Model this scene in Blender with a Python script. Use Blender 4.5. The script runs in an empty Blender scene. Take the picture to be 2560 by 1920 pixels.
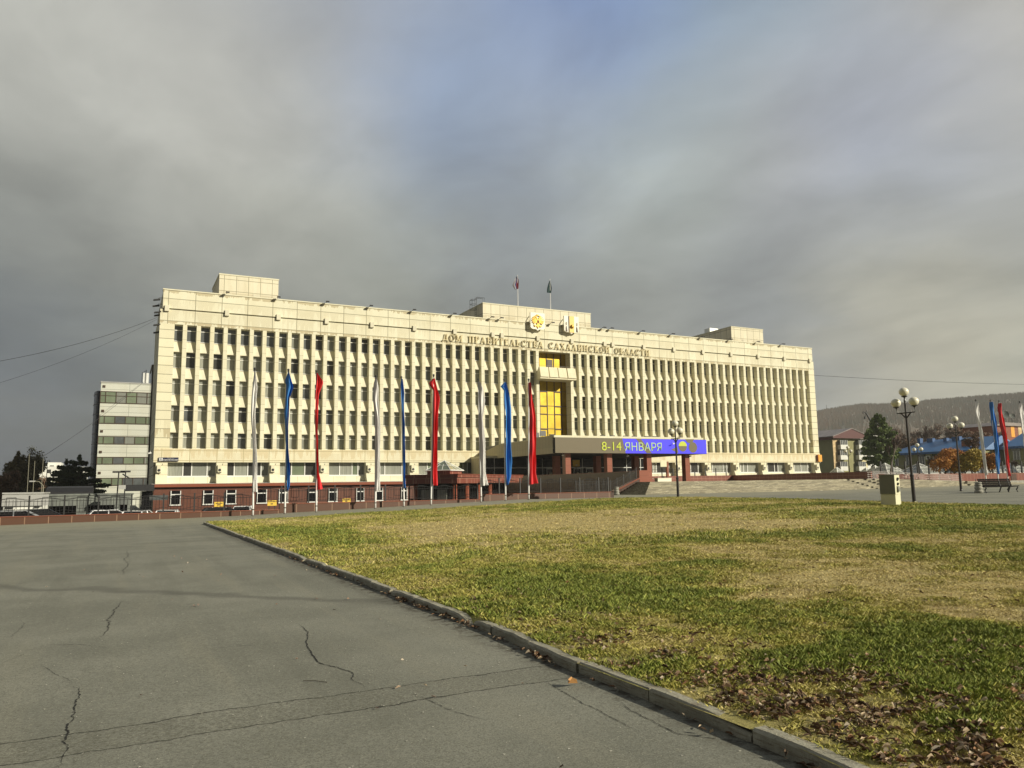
import bpy, bmesh, math, random
import numpy as np
from mathutils import Vector, Matrix
R=random.Random(7); NP=np.random.RandomState(11)
sc=bpy.context.scene; col=sc.collection
# ---------------------------------------------------------------- camera
FPX=1938.0; EYE=1.6
Fv=np.array([0.44745948920658796,0.8847275957397923,0.13052619222005157])
Rv=np.array([0.8931469317133225,-0.44951775681810174,-0.01491122651896168])
Uv=np.array([-0.04548146754511354,-0.12325123789118071,0.9913327233922192])
CAM=np.array([0,0,EYE])
cd=bpy.data.cameras.new('camera'); cam=bpy.data.objects.new('camera',cd); col.objects.link(cam)
cd.sensor_width=36; cd.lens=36*FPX/2560; cd.clip_start=.1; cd.clip_end=9000
m=Matrix.Identity(4)
for i in range(3):
    m[i][0]=Rv[i]; m[i][1]=Uv[i]; m[i][2]=-Fv[i]; m[i][3]=CAM[i]
cam.matrix_world=m; sc.camera=cam
def ray(x,y): return Fv+Rv*(x-1280)/FPX-Uv*(y-960)/FPX
def atY(x,y,Y):
    r=ray(x,y); return CAM+r*(Y/r[1])
def atD(x,y,D): return CAM+ray(x,y)*D
# ---------------------------------------------------------------- view
sc.render.engine='CYCLES'
sc.cycles.use_denoising=True
sc.cycles.max_bounces=6; sc.cycles.transparent_max_bounces=8
sc.view_settings.view_transform='Standard'; sc.view_settings.look='None'
sc.view_settings.exposure=.25; sc.view_settings.gamma=1
SUN_EL=math.radians(24); SUN_AZ=math.radians(38)   # azimuth from -Y towards +X
# ---------------------------------------------------------------- node helper
class N:
    def __init__(s,nt): s.nt=nt
    def n(s,t,**k):
        o=s.nt.nodes.new(t)
        for a,b in k.items(): setattr(o,a,b)
        return o
    def l(s,a,b): s.nt.links.new(a,b)
    def put(s,sock,v):
        if isinstance(v,bpy.types.NodeSocket): s.l(v,sock)
        else: sock.default_value=v
    def m(s,op,a,b=0.0,c=None,clamp=False):
        o=s.n('ShaderNodeMath',operation=op,use_clamp=clamp); s.put(o.inputs[0],a); s.put(o.inputs[1],b)
        if c is not None: s.put(o.inputs[2],c)
        return o.outputs[0]
    def vm(s,op,a,b=(0,0,0)):
        o=s.n('ShaderNodeVectorMath',operation=op); s.put(o.inputs[0],a); s.put(o.inputs[1],b)
        return o.outputs['Value'] if op in('DOT_PRODUCT','LENGTH') else o.outputs[0]
    def mix(s,f,a,b):
        o=s.n('ShaderNodeMix',data_type='RGBA'); s.put(o.inputs[0],f)
        s.put(o.inputs[6],a if isinstance(a,bpy.types.NodeSocket) else (*a[:3],1)); s.put(o.inputs[7],b if isinstance(b,bpy.types.NodeSocket) else (*b[:3],1))
        return o.outputs[2]
    def noise(s,vec,scale,detail=3,rough=.5,dist=0):
        o=s.n('ShaderNodeTexNoise'); s.l(vec,o.inputs['Vector']); o.inputs['Scale'].default_value=scale
        o.inputs['Detail'].default_value=detail; o.inputs['Roughness'].default_value=rough; o.inputs['Distortion'].default_value=dist
        return o.outputs[0]
    def step(s,x,a,b):
        o=s.n('ShaderNodeMapRange',interpolation_type='SMOOTHSTEP'); s.put(o.inputs[0],x); s.put(o.inputs[1],a); s.put(o.inputs[2],b)
        return o.outputs[0]
    def scale(s,v,sc_):
        o=s.n('ShaderNodeMapping'); s.l(v,o.inputs[0]); o.inputs['Scale'].default_value=sc_
        return o.outputs[0]
def rgb(r,g,b):  # sRGB 0-255 -> linear
    f=lambda c:(c/255/12.92 if c/255<=.04045 else ((c/255+.055)/1.055)**2.4)
    return (f(r),f(g),f(b))
# ---------------------------------------------------------------- world: sky with broken cloud
w=bpy.data.worlds.new('World'); sc.world=w; w.use_nodes=True; nt=w.node_tree
k=N(nt); bg=nt.nodes['Background']
sky=k.n('ShaderNodeTexSky',sky_type='NISHITA'); sky.sun_disc=False
sky.sun_elevation=SUN_EL; sky.sun_rotation=math.pi-SUN_AZ; sky.air_density=1.2; sky.dust_density=1.5
tc=k.n('ShaderNodeTexCoord'); d=k.vm('NORMALIZE',tc.outputs['Generated'])
sx=k.n('ShaderNodeSeparateXYZ'); k.l(d,sx.inputs[0])
den=k.m('ADD',k.m('MAXIMUM',sx.outputs[2],0.0),.16)
cx=k.n('ShaderNodeCombineXYZ'); k.l(k.m('DIVIDE',sx.outputs[0],den),cx.inputs[0]); k.l(k.m('DIVIDE',sx.outputs[1],den),cx.inputs[1])
cv=cx.outputs[0]
n1=k.noise(k.scale(cv,(1,.5,1)),1.1,5,.55,.5); n2=k.noise(k.scale(cv,(1,.7,1)),3.4,5,.55,.3)
def ncol(vec,scale):
    o=k.n('ShaderNodeTexNoise'); k.l(vec,o.inputs['Vector']); o.inputs['Scale'].default_value=scale; o.inputs['Detail'].default_value=4; return o.outputs['Color']
S=10.0/1.19  # cloud radiances are in the sky texture's scale, background strength is 0.1
def c3(r,g,b): q=rgb(r,g,b); return tuple(x*S for x in q)
# directions of cloud masses and gaps seen from the square, with their colours
SKY=[#ANCH
(0, 80, 200, 200, 191),(480, 80, 168, 168, 163),(900, 80, 162, 170, 184),(1520, 60, 125, 152, 203),(1900, 80, 137, 161, 181),(2450, 60, 186, 182, 170),
(0, 340, 154, 155, 149),(420, 340, 219, 219, 210),(800, 340, 195, 192, 180),(1050, 330, 106, 144, 195),(1320, 340, 171, 180, 193),(1640, 340, 156, 167, 162),
(2000, 340, 202, 193, 178),(2210, 380, 105, 139, 199),(2520, 340, 192, 191, 184),(0, 620, 128, 131, 123),(330, 640, 144, 145, 136),(700, 600, 184, 186, 175),
(1000, 620, 178, 180, 162),(1280, 640, 141, 148, 155),(1640, 600, 202, 207, 196),(1860, 640, 113, 125, 147),(2200, 620, 200, 200, 173),(2540, 640, 131, 138, 144),
(0, 870, 71, 83, 112),(230, 860, 94, 103, 103),(120, 1080, 50, 64, 82),(480, 720, 128, 129, 125),(900, 760, 122, 124, 121),(1400, 780, 118, 121, 119),
(1720, 790, 126, 125, 118),(2100, 870, 109, 122, 136),(2290, 880, 249, 229, 180),(2500, 930, 152, 161, 153),(2150, 990, 105, 125, 150)]
def vadd(a,b): return k.vm('ADD',a,b)
dw=k.vm('NORMALIZE',vadd(d,k.vm('MULTIPLY',vadd(ncol(cv,1.6),(-.5,-.5,-.5)),(.16,.16,.10))))
dw=k.vm('NORMALIZE',vadd(dw,k.vm('MULTIPLY',vadd(ncol(cv,6.0),(-.5,-.5,-.5)),(.05,.05,.035))))
wsum=0.0004; csum=tuple(x*.0004 for x in c3(160,163,162))
for px,py,r_,g_,b_ in SKY:
    v=ray(px,py); v=v/np.linalg.norm(v)
    wt=k.m('EXPONENT',k.m('MULTIPLY',k.m('SUBTRACT',k.vm('DOT_PRODUCT',dw,tuple(v)),1.0),135.0))
    wsum=k.m('ADD',wsum,wt)
    o=k.n('ShaderNodeVectorMath',operation='SCALE'); o.inputs[0].default_value=c3(r_,g_,b_); k.l(wt,o.inputs['Scale']); csum=k.vm('ADD',csum,o.outputs[0])
o=k.n('ShaderNodeVectorMath',operation='SCALE'); k.l(csum,o.inputs[0]); k.l(k.m('DIVIDE',1.0,wsum),o.inputs['Scale']); skyc=o.outputs[0]
# fine cloud structure: lit rims and grey bellies
tex=k.m('ADD',k.m('MULTIPLY',k.m('SUBTRACT',n1,.5),.75),k.m('MULTIPLY',k.m('SUBTRACT',n2,.5),.7))
o=k.n('ShaderNodeVectorMath',operation='SCALE'); k.l(skyc,o.inputs[0]); k.l(k.m('ADD',1.0,tex),o.inputs['Scale']); skyc=o.outputs[0]
# unseen sky behind the viewer, darkened to deepen the shade on the facade
fwd=k.vm('DOT_PRODUCT',d,(.447,.885,0.0))
skyc=k.mix(k.step(fwd,.12,-.35),skyc,c3(74,76,80))
fin=k.mix(.04,skyc,sky.outputs[0])
k.l(fin,bg.inputs[0]); bg.inputs[1].default_value=.1
# ---------------------------------------------------------------- sun
sd=bpy.data.lights.new('sun','SUN'); sd.energy=5.0; sd.angle=math.radians(.6); sd.color=(1,.93,.76)
so=bpy.data.objects.new('sun',sd); col.objects.link(so)
sv=Vector((math.sin(SUN_AZ)*math.cos(SUN_EL),-math.cos(SUN_AZ)*math.cos(SUN_EL),math.sin(SUN_EL)))
so.rotation_euler=sv.to_track_quat('Z','Y').to_euler()
# ---------------------------------------------------------------- materials
M={}
def mat(name,c,rough=.7,metal=0,var=0,vs=1.0,vstretch=(1,1,1),c2=None,bump=0,bs=20,spec=.5,coat=0,emit=0):
    mt=bpy.data.materials.new(name); mt.use_nodes=True; q=N(mt.node_tree); p=mt.node_tree.nodes['Principled BSDF']
    p.inputs['Base Color'].default_value=(*c,1); p.inputs['Roughness'].default_value=rough; p.inputs['Metallic'].default_value=metal
    p.inputs['Specular IOR Level'].default_value=spec; p.inputs['Coat Weight'].default_value=coat
    g=q.n('ShaderNodeNewGeometry'); pos=g.outputs['Position']
    if var or c2:
        c2=c2 or tuple(x*(1-var) for x in c)
        nz=q.noise(q.scale(pos,vstretch),vs,5,.6)
        q.l(q.mix(q.step(nz,.35,.65),c,c2),p.inputs['Base Color'])
    if bump:
        b=q.n('ShaderNodeBump'); b.inputs['Strength'].default_value=bump; b.inputs['Distance'].default_value=.02
        q.l(q.noise(pos,bs,4,.6),b.inputs['Height']); q.l(b.outputs[0],p.inputs['Normal'])
    if emit: p.inputs['Emission Color'].default_value=(*c,1); p.inputs['Emission Strength'].default_value=emit
    M[name]=mt; return mt
def panelmat(name,c,line,xper=0,xph=0,zlines=(),zper=0,zph=0,yper=0,yph=0,lw=.035,stain=None,smask=.5,rough=.75,szs=(),spec=.35,tilt=None):
    """cladding panels: joints at real positions, rain stains hanging below the joints zs"""
    mt=bpy.data.materials.new(name); mt.use_nodes=True; q=N(mt.node_tree); p=mt.node_tree.nodes['Principled BSDF']
    p.inputs['Roughness'].default_value=rough; p.inputs['Specular IOR Level'].default_value=spec
    g=q.n('ShaderNodeNewGeometry'); pos=g.outputs['Position']; s=q.n('ShaderNodeSeparateXYZ'); q.l(pos,s.inputs[0])
    X,Y,Z=s.outputs
    def per(v,pp,ph):
        return q.m('LESS_THAN',q.m('ABSOLUTE',q.m('SUBTRACT',q.m('FRACT',q.m('ADD',q.m('DIVIDE',q.m('SUBTRACT',v,ph),pp),.5)),.5)),lw/pp)
    lines=None
    def add(v):
        nonlocal lines
        lines=v if lines is None else q.m('MAXIMUM',lines,v)
    if xper: add(per(X,xper,xph))
    if yper: add(per(Y,yper,yph))
    if zper: add(per(Z,zper,zph))
    for z in zlines: add(q.m('LESS_THAN',q.m('ABSOLUTE',q.m('SUBTRACT',Z,z)),lw))
    # per-panel tone
    fl=q.m('FLOOR',q.m('DIVIDE',q.m('SUBTRACT',X,xph),xper or 3.0)); fz=q.m('FLOOR',q.m('DIVIDE',q.m('SUBTRACT',Z,zph),zper or 1.2))
    cb=q.n('ShaderNodeCombineXYZ'); q.l(fl,cb.inputs[0]); q.l(fz,cb.inputs[1])
    wn=q.n('ShaderNodeTexWhiteNoise'); q.l(cb.outputs[0],wn.inputs[0])
    base=q.mix(wn.outputs[0],c,tuple(x*.9 for x in c))
    big=q.noise(q.scale(pos,(1,1,.5)),.35,4,.6)
    base=q.mix(q.m('MULTIPLY',q.step(big,.42,.66),.35),base,tuple(a*b for a,b in zip(c,(.86,.82,.74))))
    if stain:
        st=q.noise(q.scale(pos,(1,1,.12)),1.7,5,.7)
        mask=q.step(st,.47,.58)
        for z,ln in szs:   # drips start at z and fade after ln metres, ragged
            rag=q.noise(q.scale(pos,(1,1,.02)),1.1,4,.8)
            dz=q.m('SUBTRACT',z,Z)
            below=q.m('MULTIPLY',q.m('GREATER_THAN',dz,0),q.m('LESS_THAN',dz,q.m('MULTIPLY',q.step(rag,.40,.60),ln*1.5)))
            mask=q.m('MAXIMUM',q.m('MULTIPLY',mask,.3),below)
        base=q.mix(q.m('MULTIPLY',mask,smask),base,stain)
    if lines is not None: base=q.mix(lines,base,line)
    q.l(base,p.inputs['Base Color']); M[name]=mt; return mt
CR=(.76,.73,.55)
CRs=(.44,.37,.22)
LN=(.26,.235,.15)
panelmat('cream_attic',CR,LN,xper=3,xph=1.3,zlines=(24.28,),stain=CRs,smask=.75,szs=((24.28,.8),(25.35,.3)))
panelmat('cream_fascia',CR,LN,xper=3,xph=1.3,zlines=(21.62,),stain=CRs,smask=.8,szs=((22.98,1.0),(21.62,.3)))
panelmat('cream_ledge',(.76,.71,.51),(.42,.36,.2),xper=3,xph=1.3,zlines=(5.12,6.28),stain=(.6,.5,.3),smask=.7,szs=((6.5,.8),))
panelmat('cream_corner',(.76,.72,.52),LN,zper=1.065,zph=.3,stain=CRs,smask=.75,szs=((20.5,.9),(18.4,.8),(16.3,1.0),(14.1,.8),(12.0,.9),(9.9,.8),(8.8,.8)))
panelmat('cream_pier',CR,(.42,.38,.24),zper=1.065,zph=.3,lw=.022,stain=(.66,.58,.36),smask=.3)
mat('cream_spandrel',(.70,.66,.50),.8,var=.12,vs=.7)
panelmat('cream_low',CR,(.5,.45,.28),xper=1.5,xph=.4,lw=.02)
panelmat('cream_penthouse',(.75,.70,.53),(.25,.22,.13),xper=1.5,xph=.5,zper=1.55,zph=.75,yper=1.5,yph=.7,lw=.03,stain=CRs,smask=.4,szs=((26.9,.6),))
panelmat('canopy_panel',(.55,.49,.33),(.35,.31,.2),xper=.75,yper=.75,lw=.025)
panelmat('granite',(.135,.05,.03),(.08,.03,.02),xper=.75,zper=.6,zph=.1,lw=.014,rough=.42,spec=.5)
panelmat('granite_wall',(.105,.05,.03),(.30,.19,.12),xper=1.115,xph=.0,lw=.018,rough=.45,spec=.5)
panelmat('granite_pav',(.20,.062,.04),(.36,.19,.13),xper=.8,yper=.9,zlines=(2.32,),lw=.02,rough=.35,spec=.6)
mat('granite_dark',(.085,.045,.03),.3,var=.4,vs=2,spec=.7)
panelmat('granite_column',(.26,.08,.045),(.18,.055,.03),zper=.75,zph=.15,lw=.02,rough=.3,spec=.6)
mat('white_frame',(.72,.72,.68),.45)
mat('glass_gray',(.12,.13,.13),.12,var=.3,vs=.8,spec=.8)
mat('glass_blind',(.25,.26,.225),.15,var=.18,vs=2.5,vstretch=(6,1,.2),spec=.8)
mat('glass_dark',(.05,.05,.045),.1,spec=.8)
mat('glass_curtain',(.34,.35,.30),.2,var=.35,vs=3,vstretch=(5,1,.15),spec=.7)
mat('glass_green',(.20,.24,.16),.14,var=.3,vs=.25,spec=.8)
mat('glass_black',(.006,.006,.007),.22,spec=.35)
mat('blue_glass',(.008,.014,.028),.25,spec=.4)
mat('gold',(.42,.30,.045),.5,metal=1,var=.25,vs=.6)
mat('mullion',(.06,.035,.02),.5)
mat('black_metal',(.018,.017,.017),.45,spec=.5)
mat('iron',(.022,.022,.022),.5)
mat('steel',(.52,.47,.44),.35,metal=.6)
mat('roof_gravel',(.2,.19,.17),.9)
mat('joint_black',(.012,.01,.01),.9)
mat('letter_cream',(.66,.56,.31),.5)
mat('shield_white',(.82,.78,.64),.5)
mat('gold_paint',(.42,.26,.04),.4,metal=.5)
mat('gold_flat',(.8,.55,.12),.5)
mat('screen_brown',rgb(104,95,74),.5,spec=.3,emit=.05)
mat('screen_blue',rgb(60,54,205),.5,spec=.3,emit=.5)
mat('screen_yellow',rgb(175,185,60),.5,spec=.3,emit=.2)
mat('screen_pale',rgb(160,185,130),.5,spec=.3,emit=.25)
mat('orange',(.75,.33,.02),.5)
mat('flag_white',(.78,.77,.75),.75)
mat('flag_blue',(.015,.15,.46),.7)
mat('flag_red',(.62,.015,.02),.7)
mat('flag_green',(.008,.035,.035),.8)
mat('roof_white',(.33,.32,.34),.8); mat('roof_blue',(.015,.025,.10),.8); mat('roof_red',(.16,.008,.015),.8)
mat('pole_white',(.74,.73,.70),.35)
mat('globe',(.74,.71,.56),.3,var=.1,vs=6)
mat('lamp_black',(.022,.018,.017),.4)
mat('ac_white',(.7,.66,.48),.5)
mat('conc',(.33,.32,.27),.85,var=.35,vs=5,bump=.5,bs=30)
mat('white_paint',(.78,.75,.6),.6)
mat('yellow_sign',(.75,.5,.06),.5)
mat('navy',(.012,.014,.05),.4)
mat('wood_dark',(.005,.0035,.003),.8,spec=.1)
mat('box_gray',(.17,.17,.135),.5)
mat('box_cream',(.66,.64,.44),.5,var=.05,vs=3)
mat('aluminium',(.55,.55,.52),.35,metal=.4)
mat('tin_roof',(.27,.23,.21),.5,var=.3,vs=.6,vstretch=(.3,1,1))
mat('red_trim',(.08,.014,.012),.6)
mat('blue_roof',(.035,.14,.34),.42,var=.15,vs=.5)
mat('blue_trim',(.02,.08,.22),.5)
mat('stucco_green',(.27,.26,.12),.85,var=.12,vs=.6)
mat('stucco_yellow',(.68,.60,.33),.85,var=.12,vs=.6)
mat('stucco_peach',(.68,.5,.27),.85,var=.35,vs=1.2)
mat('white_wall',(.74,.74,.68),.8,var=.1,vs=.3)
panelmat('annex_white',(.60,.61,.53),(.27,.28,.24),zper=1.1,zph=.2,xper=8,xph=1.1,lw=.035)
mat('gray_wall',(.11,.118,.11),.8,c2=(.19,.205,.18),vs=1.3,vstretch=(1,1,.2))
mat('roof_dark',(.03,.03,.035),.6)
mat('mast_dull',(.2,.19,.14),.7)
mat('roof_black',(.012,.012,.014),.6)
mat('brick',(.26,.09,.05),.8,var=.3,vs=3)
mat('car_white',(.75,.75,.76),.25,coat=.6); mat('car_dark',(.015,.017,.022),.2,coat=.8); mat('car_silver',(.35,.36,.37),.3,metal=.5,coat=.5)
mat('tyre',(.012,.012,.012),.9); mat('rim',(.35,.35,.36),.35,metal=.8); mat('headlight',(.7,.7,.7),.15)
mat('bark',(.085,.07,.055),.95,var=.3,vs=3); mat('bark_light',(.27,.24,.19),.9,var=.4,vs=4)
mat('twig',(.12,.085,.07),.95)
def leafmat(name,c,c2,rough=.7,trans=.15):
    mt=bpy.data.materials.new(name); mt.use_nodes=True; q=N(mt.node_tree); p=mt.node_tree.nodes['Principled BSDF']
    g=q.n('ShaderNodeNewGeometry'); nz=q.noise(g.outputs['Position'],.7,3,.6)
    wn=g.outputs['Random Per Island']
    f=q.m('ADD',q.m('MULTIPLY',q.step(nz,.35,.65),.6),q.m('MULTIPLY',wn,.4))
    q.l(q.mix(f,c,c2),p.inputs['Base Color']); p.inputs['Roughness'].default_value=rough
    M[name]=mt
leafmat('leaf_pine',(.025,.042,.018),(.055,.08,.028)); leafmat('leaf_pine_green',(.07,.11,.022),(.14,.19,.045))
leafmat('leaf_birch',(.09,.10,.035),(.16,.14,.06)); leafmat('leaf_brown',(.12,.07,.04),(.2,.12,.07))
leafmat('leaf_orange',(.30,.11,.02),(.45,.22,.03)); leafmat('leaf_yellow',(.25,.22,.03),(.38,.26,.04)); leafmat('leaf_olive',(.10,.09,.04),(.20,.165,.07))
# asphalt
def asphalt():
    mt=bpy.data.materials.new('asphalt'); mt.use_nodes=True; q=N(mt.node_tree); p=mt.node_tree.nodes['Principled BSDF']
    g=q.n('ShaderNodeNewGeometry'); pos=g.outputs['Position']; s=q.n('ShaderNodeSeparateXYZ'); q.l(pos,s.inputs[0]); X,Y,Z=s.outputs
    a=q.noise(pos,.45,6,.62); fine=q.noise(pos,70,4,.8); med=q.noise(pos,14,5,.7)
    base=q.mix(q.step(a,.35,.68),(.185,.186,.150),(.262,.261,.213))
    base=q.mix(q.m('MULTIPLY',q.step(med,.5,.72),.35),base,(.29,.28,.21))
    gr=q.noise(pos,22,4,.85); lane=q.noise(q.scale(pos,(1.3,.09,1)),1.0,4,.6)
    base=q.mix(q.m('MULTIPLY',q.step(lane,.5,.64),.4),base,(.285,.272,.205)); base=q.mix(q.m('MULTIPLY',q.step(lane,.46,.36),.3),base,(.135,.135,.105))
    base=q.mix(q.m('MULTIPLY',q.step(gr,.5,.62),.42),base,(.115,.112,.085)); base=q.mix(q.m('MULTIPLY',q.step(gr,.44,.36),.4),base,(.33,.32,.25))
    base=q.mix(q.m('MULTIPLY',q.step(fine,.46,.62),.75),base,(.095,.092,.068))
    vo=q.n('ShaderNodeTexVoronoi',feature='F1'); q.l(pos,vo.inputs['Vector']); vo.inputs['Scale'].default_value=55
    base=q.mix(q.m('MULTIPLY',q.m('LESS_THAN',vo.outputs['Distance'],.16),q.m('GREATER_THAN',q.noise(pos,23,2),.55)),base,(.42,.4,.31))
    # long streaks along x (tyre and water marks on the far plaza)
    stx=q.noise(q.scale(pos,(.06,1.3,1)),1.0,4,.6)
    far=q.step(Y,16,30)
    base=q.mix(q.m('MULTIPLY',q.m('MULTIPLY',q.step(stx,.5,.66),.35),far),base,(.28,.268,.2))
    base=q.mix(q.m('MULTIPLY',q.m('MULTIPLY',q.step(stx,.46,.36),.25),far),base,(.145,.14,.105))
    # pale patch far left
    base=q.mix(q.m('MULTIPLY',q.step(Y,36,47),.5),base,(.31,.29,.2))
    # old trench repair: coarse strip crossing the road
    wob=q.m('MULTIPLY',q.m('SUBTRACT',q.noise(pos,.9,5,.65),.5),.3)
    yc=q.m('ADD',q.m('ADD',q.m('MULTIPLY',X,.02),6.02),wob)
    dd=q.m('ABSOLUTE',q.m('SUBTRACT',Y,yc))
    strip=q.step(dd,.30,.22)
    coarse=q.noise(pos,34,4,.8)
    base=q.mix(q.m('MULTIPLY',q.m('MULTIPLY',strip,.6),q.step(coarse,.46,.62)),base,(.085,.08,.055))
    base=q.mix(q.m('MULTIPLY',strip,q.m('MULTIPLY',q.step(coarse,.42,.34),.4)),base,(.31,.3,.22))
    edge=q.m('LESS_THAN',q.m('ABSOLUTE',q.m('SUBTRACT',dd,q.m('ADD',.245,q.m('MULTIPLY',q.m('SUBTRACT',q.noise(pos,9,3,.7),.5),.07)))),.009)
    base=q.mix(q.m('MULTIPLY',edge,.85),base,(.022,.02,.015))
    # darker band slanting across the road on a wandering course
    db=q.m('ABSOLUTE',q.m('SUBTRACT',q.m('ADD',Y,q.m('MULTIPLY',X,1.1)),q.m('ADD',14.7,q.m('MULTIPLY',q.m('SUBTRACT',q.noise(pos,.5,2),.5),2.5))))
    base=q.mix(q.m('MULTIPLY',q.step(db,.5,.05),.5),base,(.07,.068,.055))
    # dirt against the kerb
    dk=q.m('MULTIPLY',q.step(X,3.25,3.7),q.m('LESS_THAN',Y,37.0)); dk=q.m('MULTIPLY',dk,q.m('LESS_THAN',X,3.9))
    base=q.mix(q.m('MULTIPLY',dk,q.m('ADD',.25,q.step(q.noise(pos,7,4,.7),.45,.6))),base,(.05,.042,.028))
    q.l(base,p.inputs['Base Color']); p.inputs['Roughness'].default_value=.88; p.inputs['Specular IOR Level'].default_value=.3
    b=q.n('ShaderNodeBump'); b.inputs['Strength'].default_value=.55; b.inputs['Distance'].default_value=.006
    q.l(q.m('ADD',fine,q.m('MULTIPLY',med,.6)),b.inputs['Height']); q.l(b.outputs[0],p.inputs['Normal']); M['asphalt']=mt
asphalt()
mat('crack',(.012,.011,.008),.95)
def vcol(name,rough=.8):
    mt=bpy.data.materials.new(name); mt.use_nodes=True; q=N(mt.node_tree); p=mt.node_tree.nodes['Principled BSDF']
    a=q.n('ShaderNodeAttribute',attribute_name='Col'); base=a.outputs[0]
    g=q.n('ShaderNodeNewGeometry')
    if name=='soil':
        f=q.noise(g.outputs['Position'],26,4,.75); f2=q.noise(q.scale(g.outputs['Position'],(1,1,1)),5,4,.7)
        base=q.mix(q.m('MULTIPLY',q.step(f,.42,.66),.55),base,(.45,.37,.15))
        base=q.mix(q.m('MULTIPLY',q.step(f2,.5,.7),.4),base,(.12,.10,.03))
        b=q.n('ShaderNodeBump'); b.inputs['Strength'].default_value=.8; b.inputs['Distance'].default_value=.03; q.l(f,b.inputs['Height']); q.l(b.outputs[0],p.inputs['Normal'])
    q.l(base,p.inputs['Base Color']); p.inputs['Roughness'].default_value=rough; p.inputs['Specular IOR Level'].default_value=.25; M[name]=mt
vcol('soil'); vcol('blade',.6); vcol('leaf_litter',.75)
def steps_mat():
    mt=bpy.data.materials.new('stone_steps'); mt.use_nodes=True; q=N(mt.node_tree); p=mt.node_tree.nodes['Principled BSDF']
    g=q.n('ShaderNodeNewGeometry'); pos=g.outputs['Position']
    a=q.noise(q.scale(pos,(.35,1.5,4)),1.6,5,.7); b=q.noise(q.scale(pos,(1,3,9)),1.3,5,.8)
    base=q.mix(q.step(a,.4,.6),(.19,.17,.12),(.32,.29,.20)); base=q.mix(q.m('MULTIPLY',q.step(b,.55,.63),.8),base,(.55,.51,.38))
    base=q.mix(q.m('MULTIPLY',q.step(b,.43,.38),.3),base,(.10,.085,.06))
    q.l(base,p.inputs['Base Color']); p.inputs['Roughness'].default_value=.85; M['stone_steps']=mt
steps_mat()
def forest_mat():
    mt=bpy.data.materials.new('forest'); mt.use_nodes=True; q=N(mt.node_tree); p=mt.node_tree.nodes['Principled BSDF']
    g=q.n('ShaderNodeNewGeometry'); pos=g.outputs['Position']
    a=q.noise(q.scale(pos,(1,1,2)),.006,5,.6); b=q.noise(pos,.05,4,.7); c=g.outputs['Random Per Island']
    base=q.mix(q.step(a,.4,.6),(.20,.15,.11),(.11,.11,.08)); base=q.mix(q.m('MULTIPLY',q.step(b,.5,.6),.6),base,(.17,.09,.05))
    base=q.mix(q.m('MULTIPLY',c,.4),base,(.13,.11,.08))
    q.l(base,p.inputs['Base Color']); p.inputs['Roughness'].default_value=.95; M['forest']=mt
forest_mat()
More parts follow.
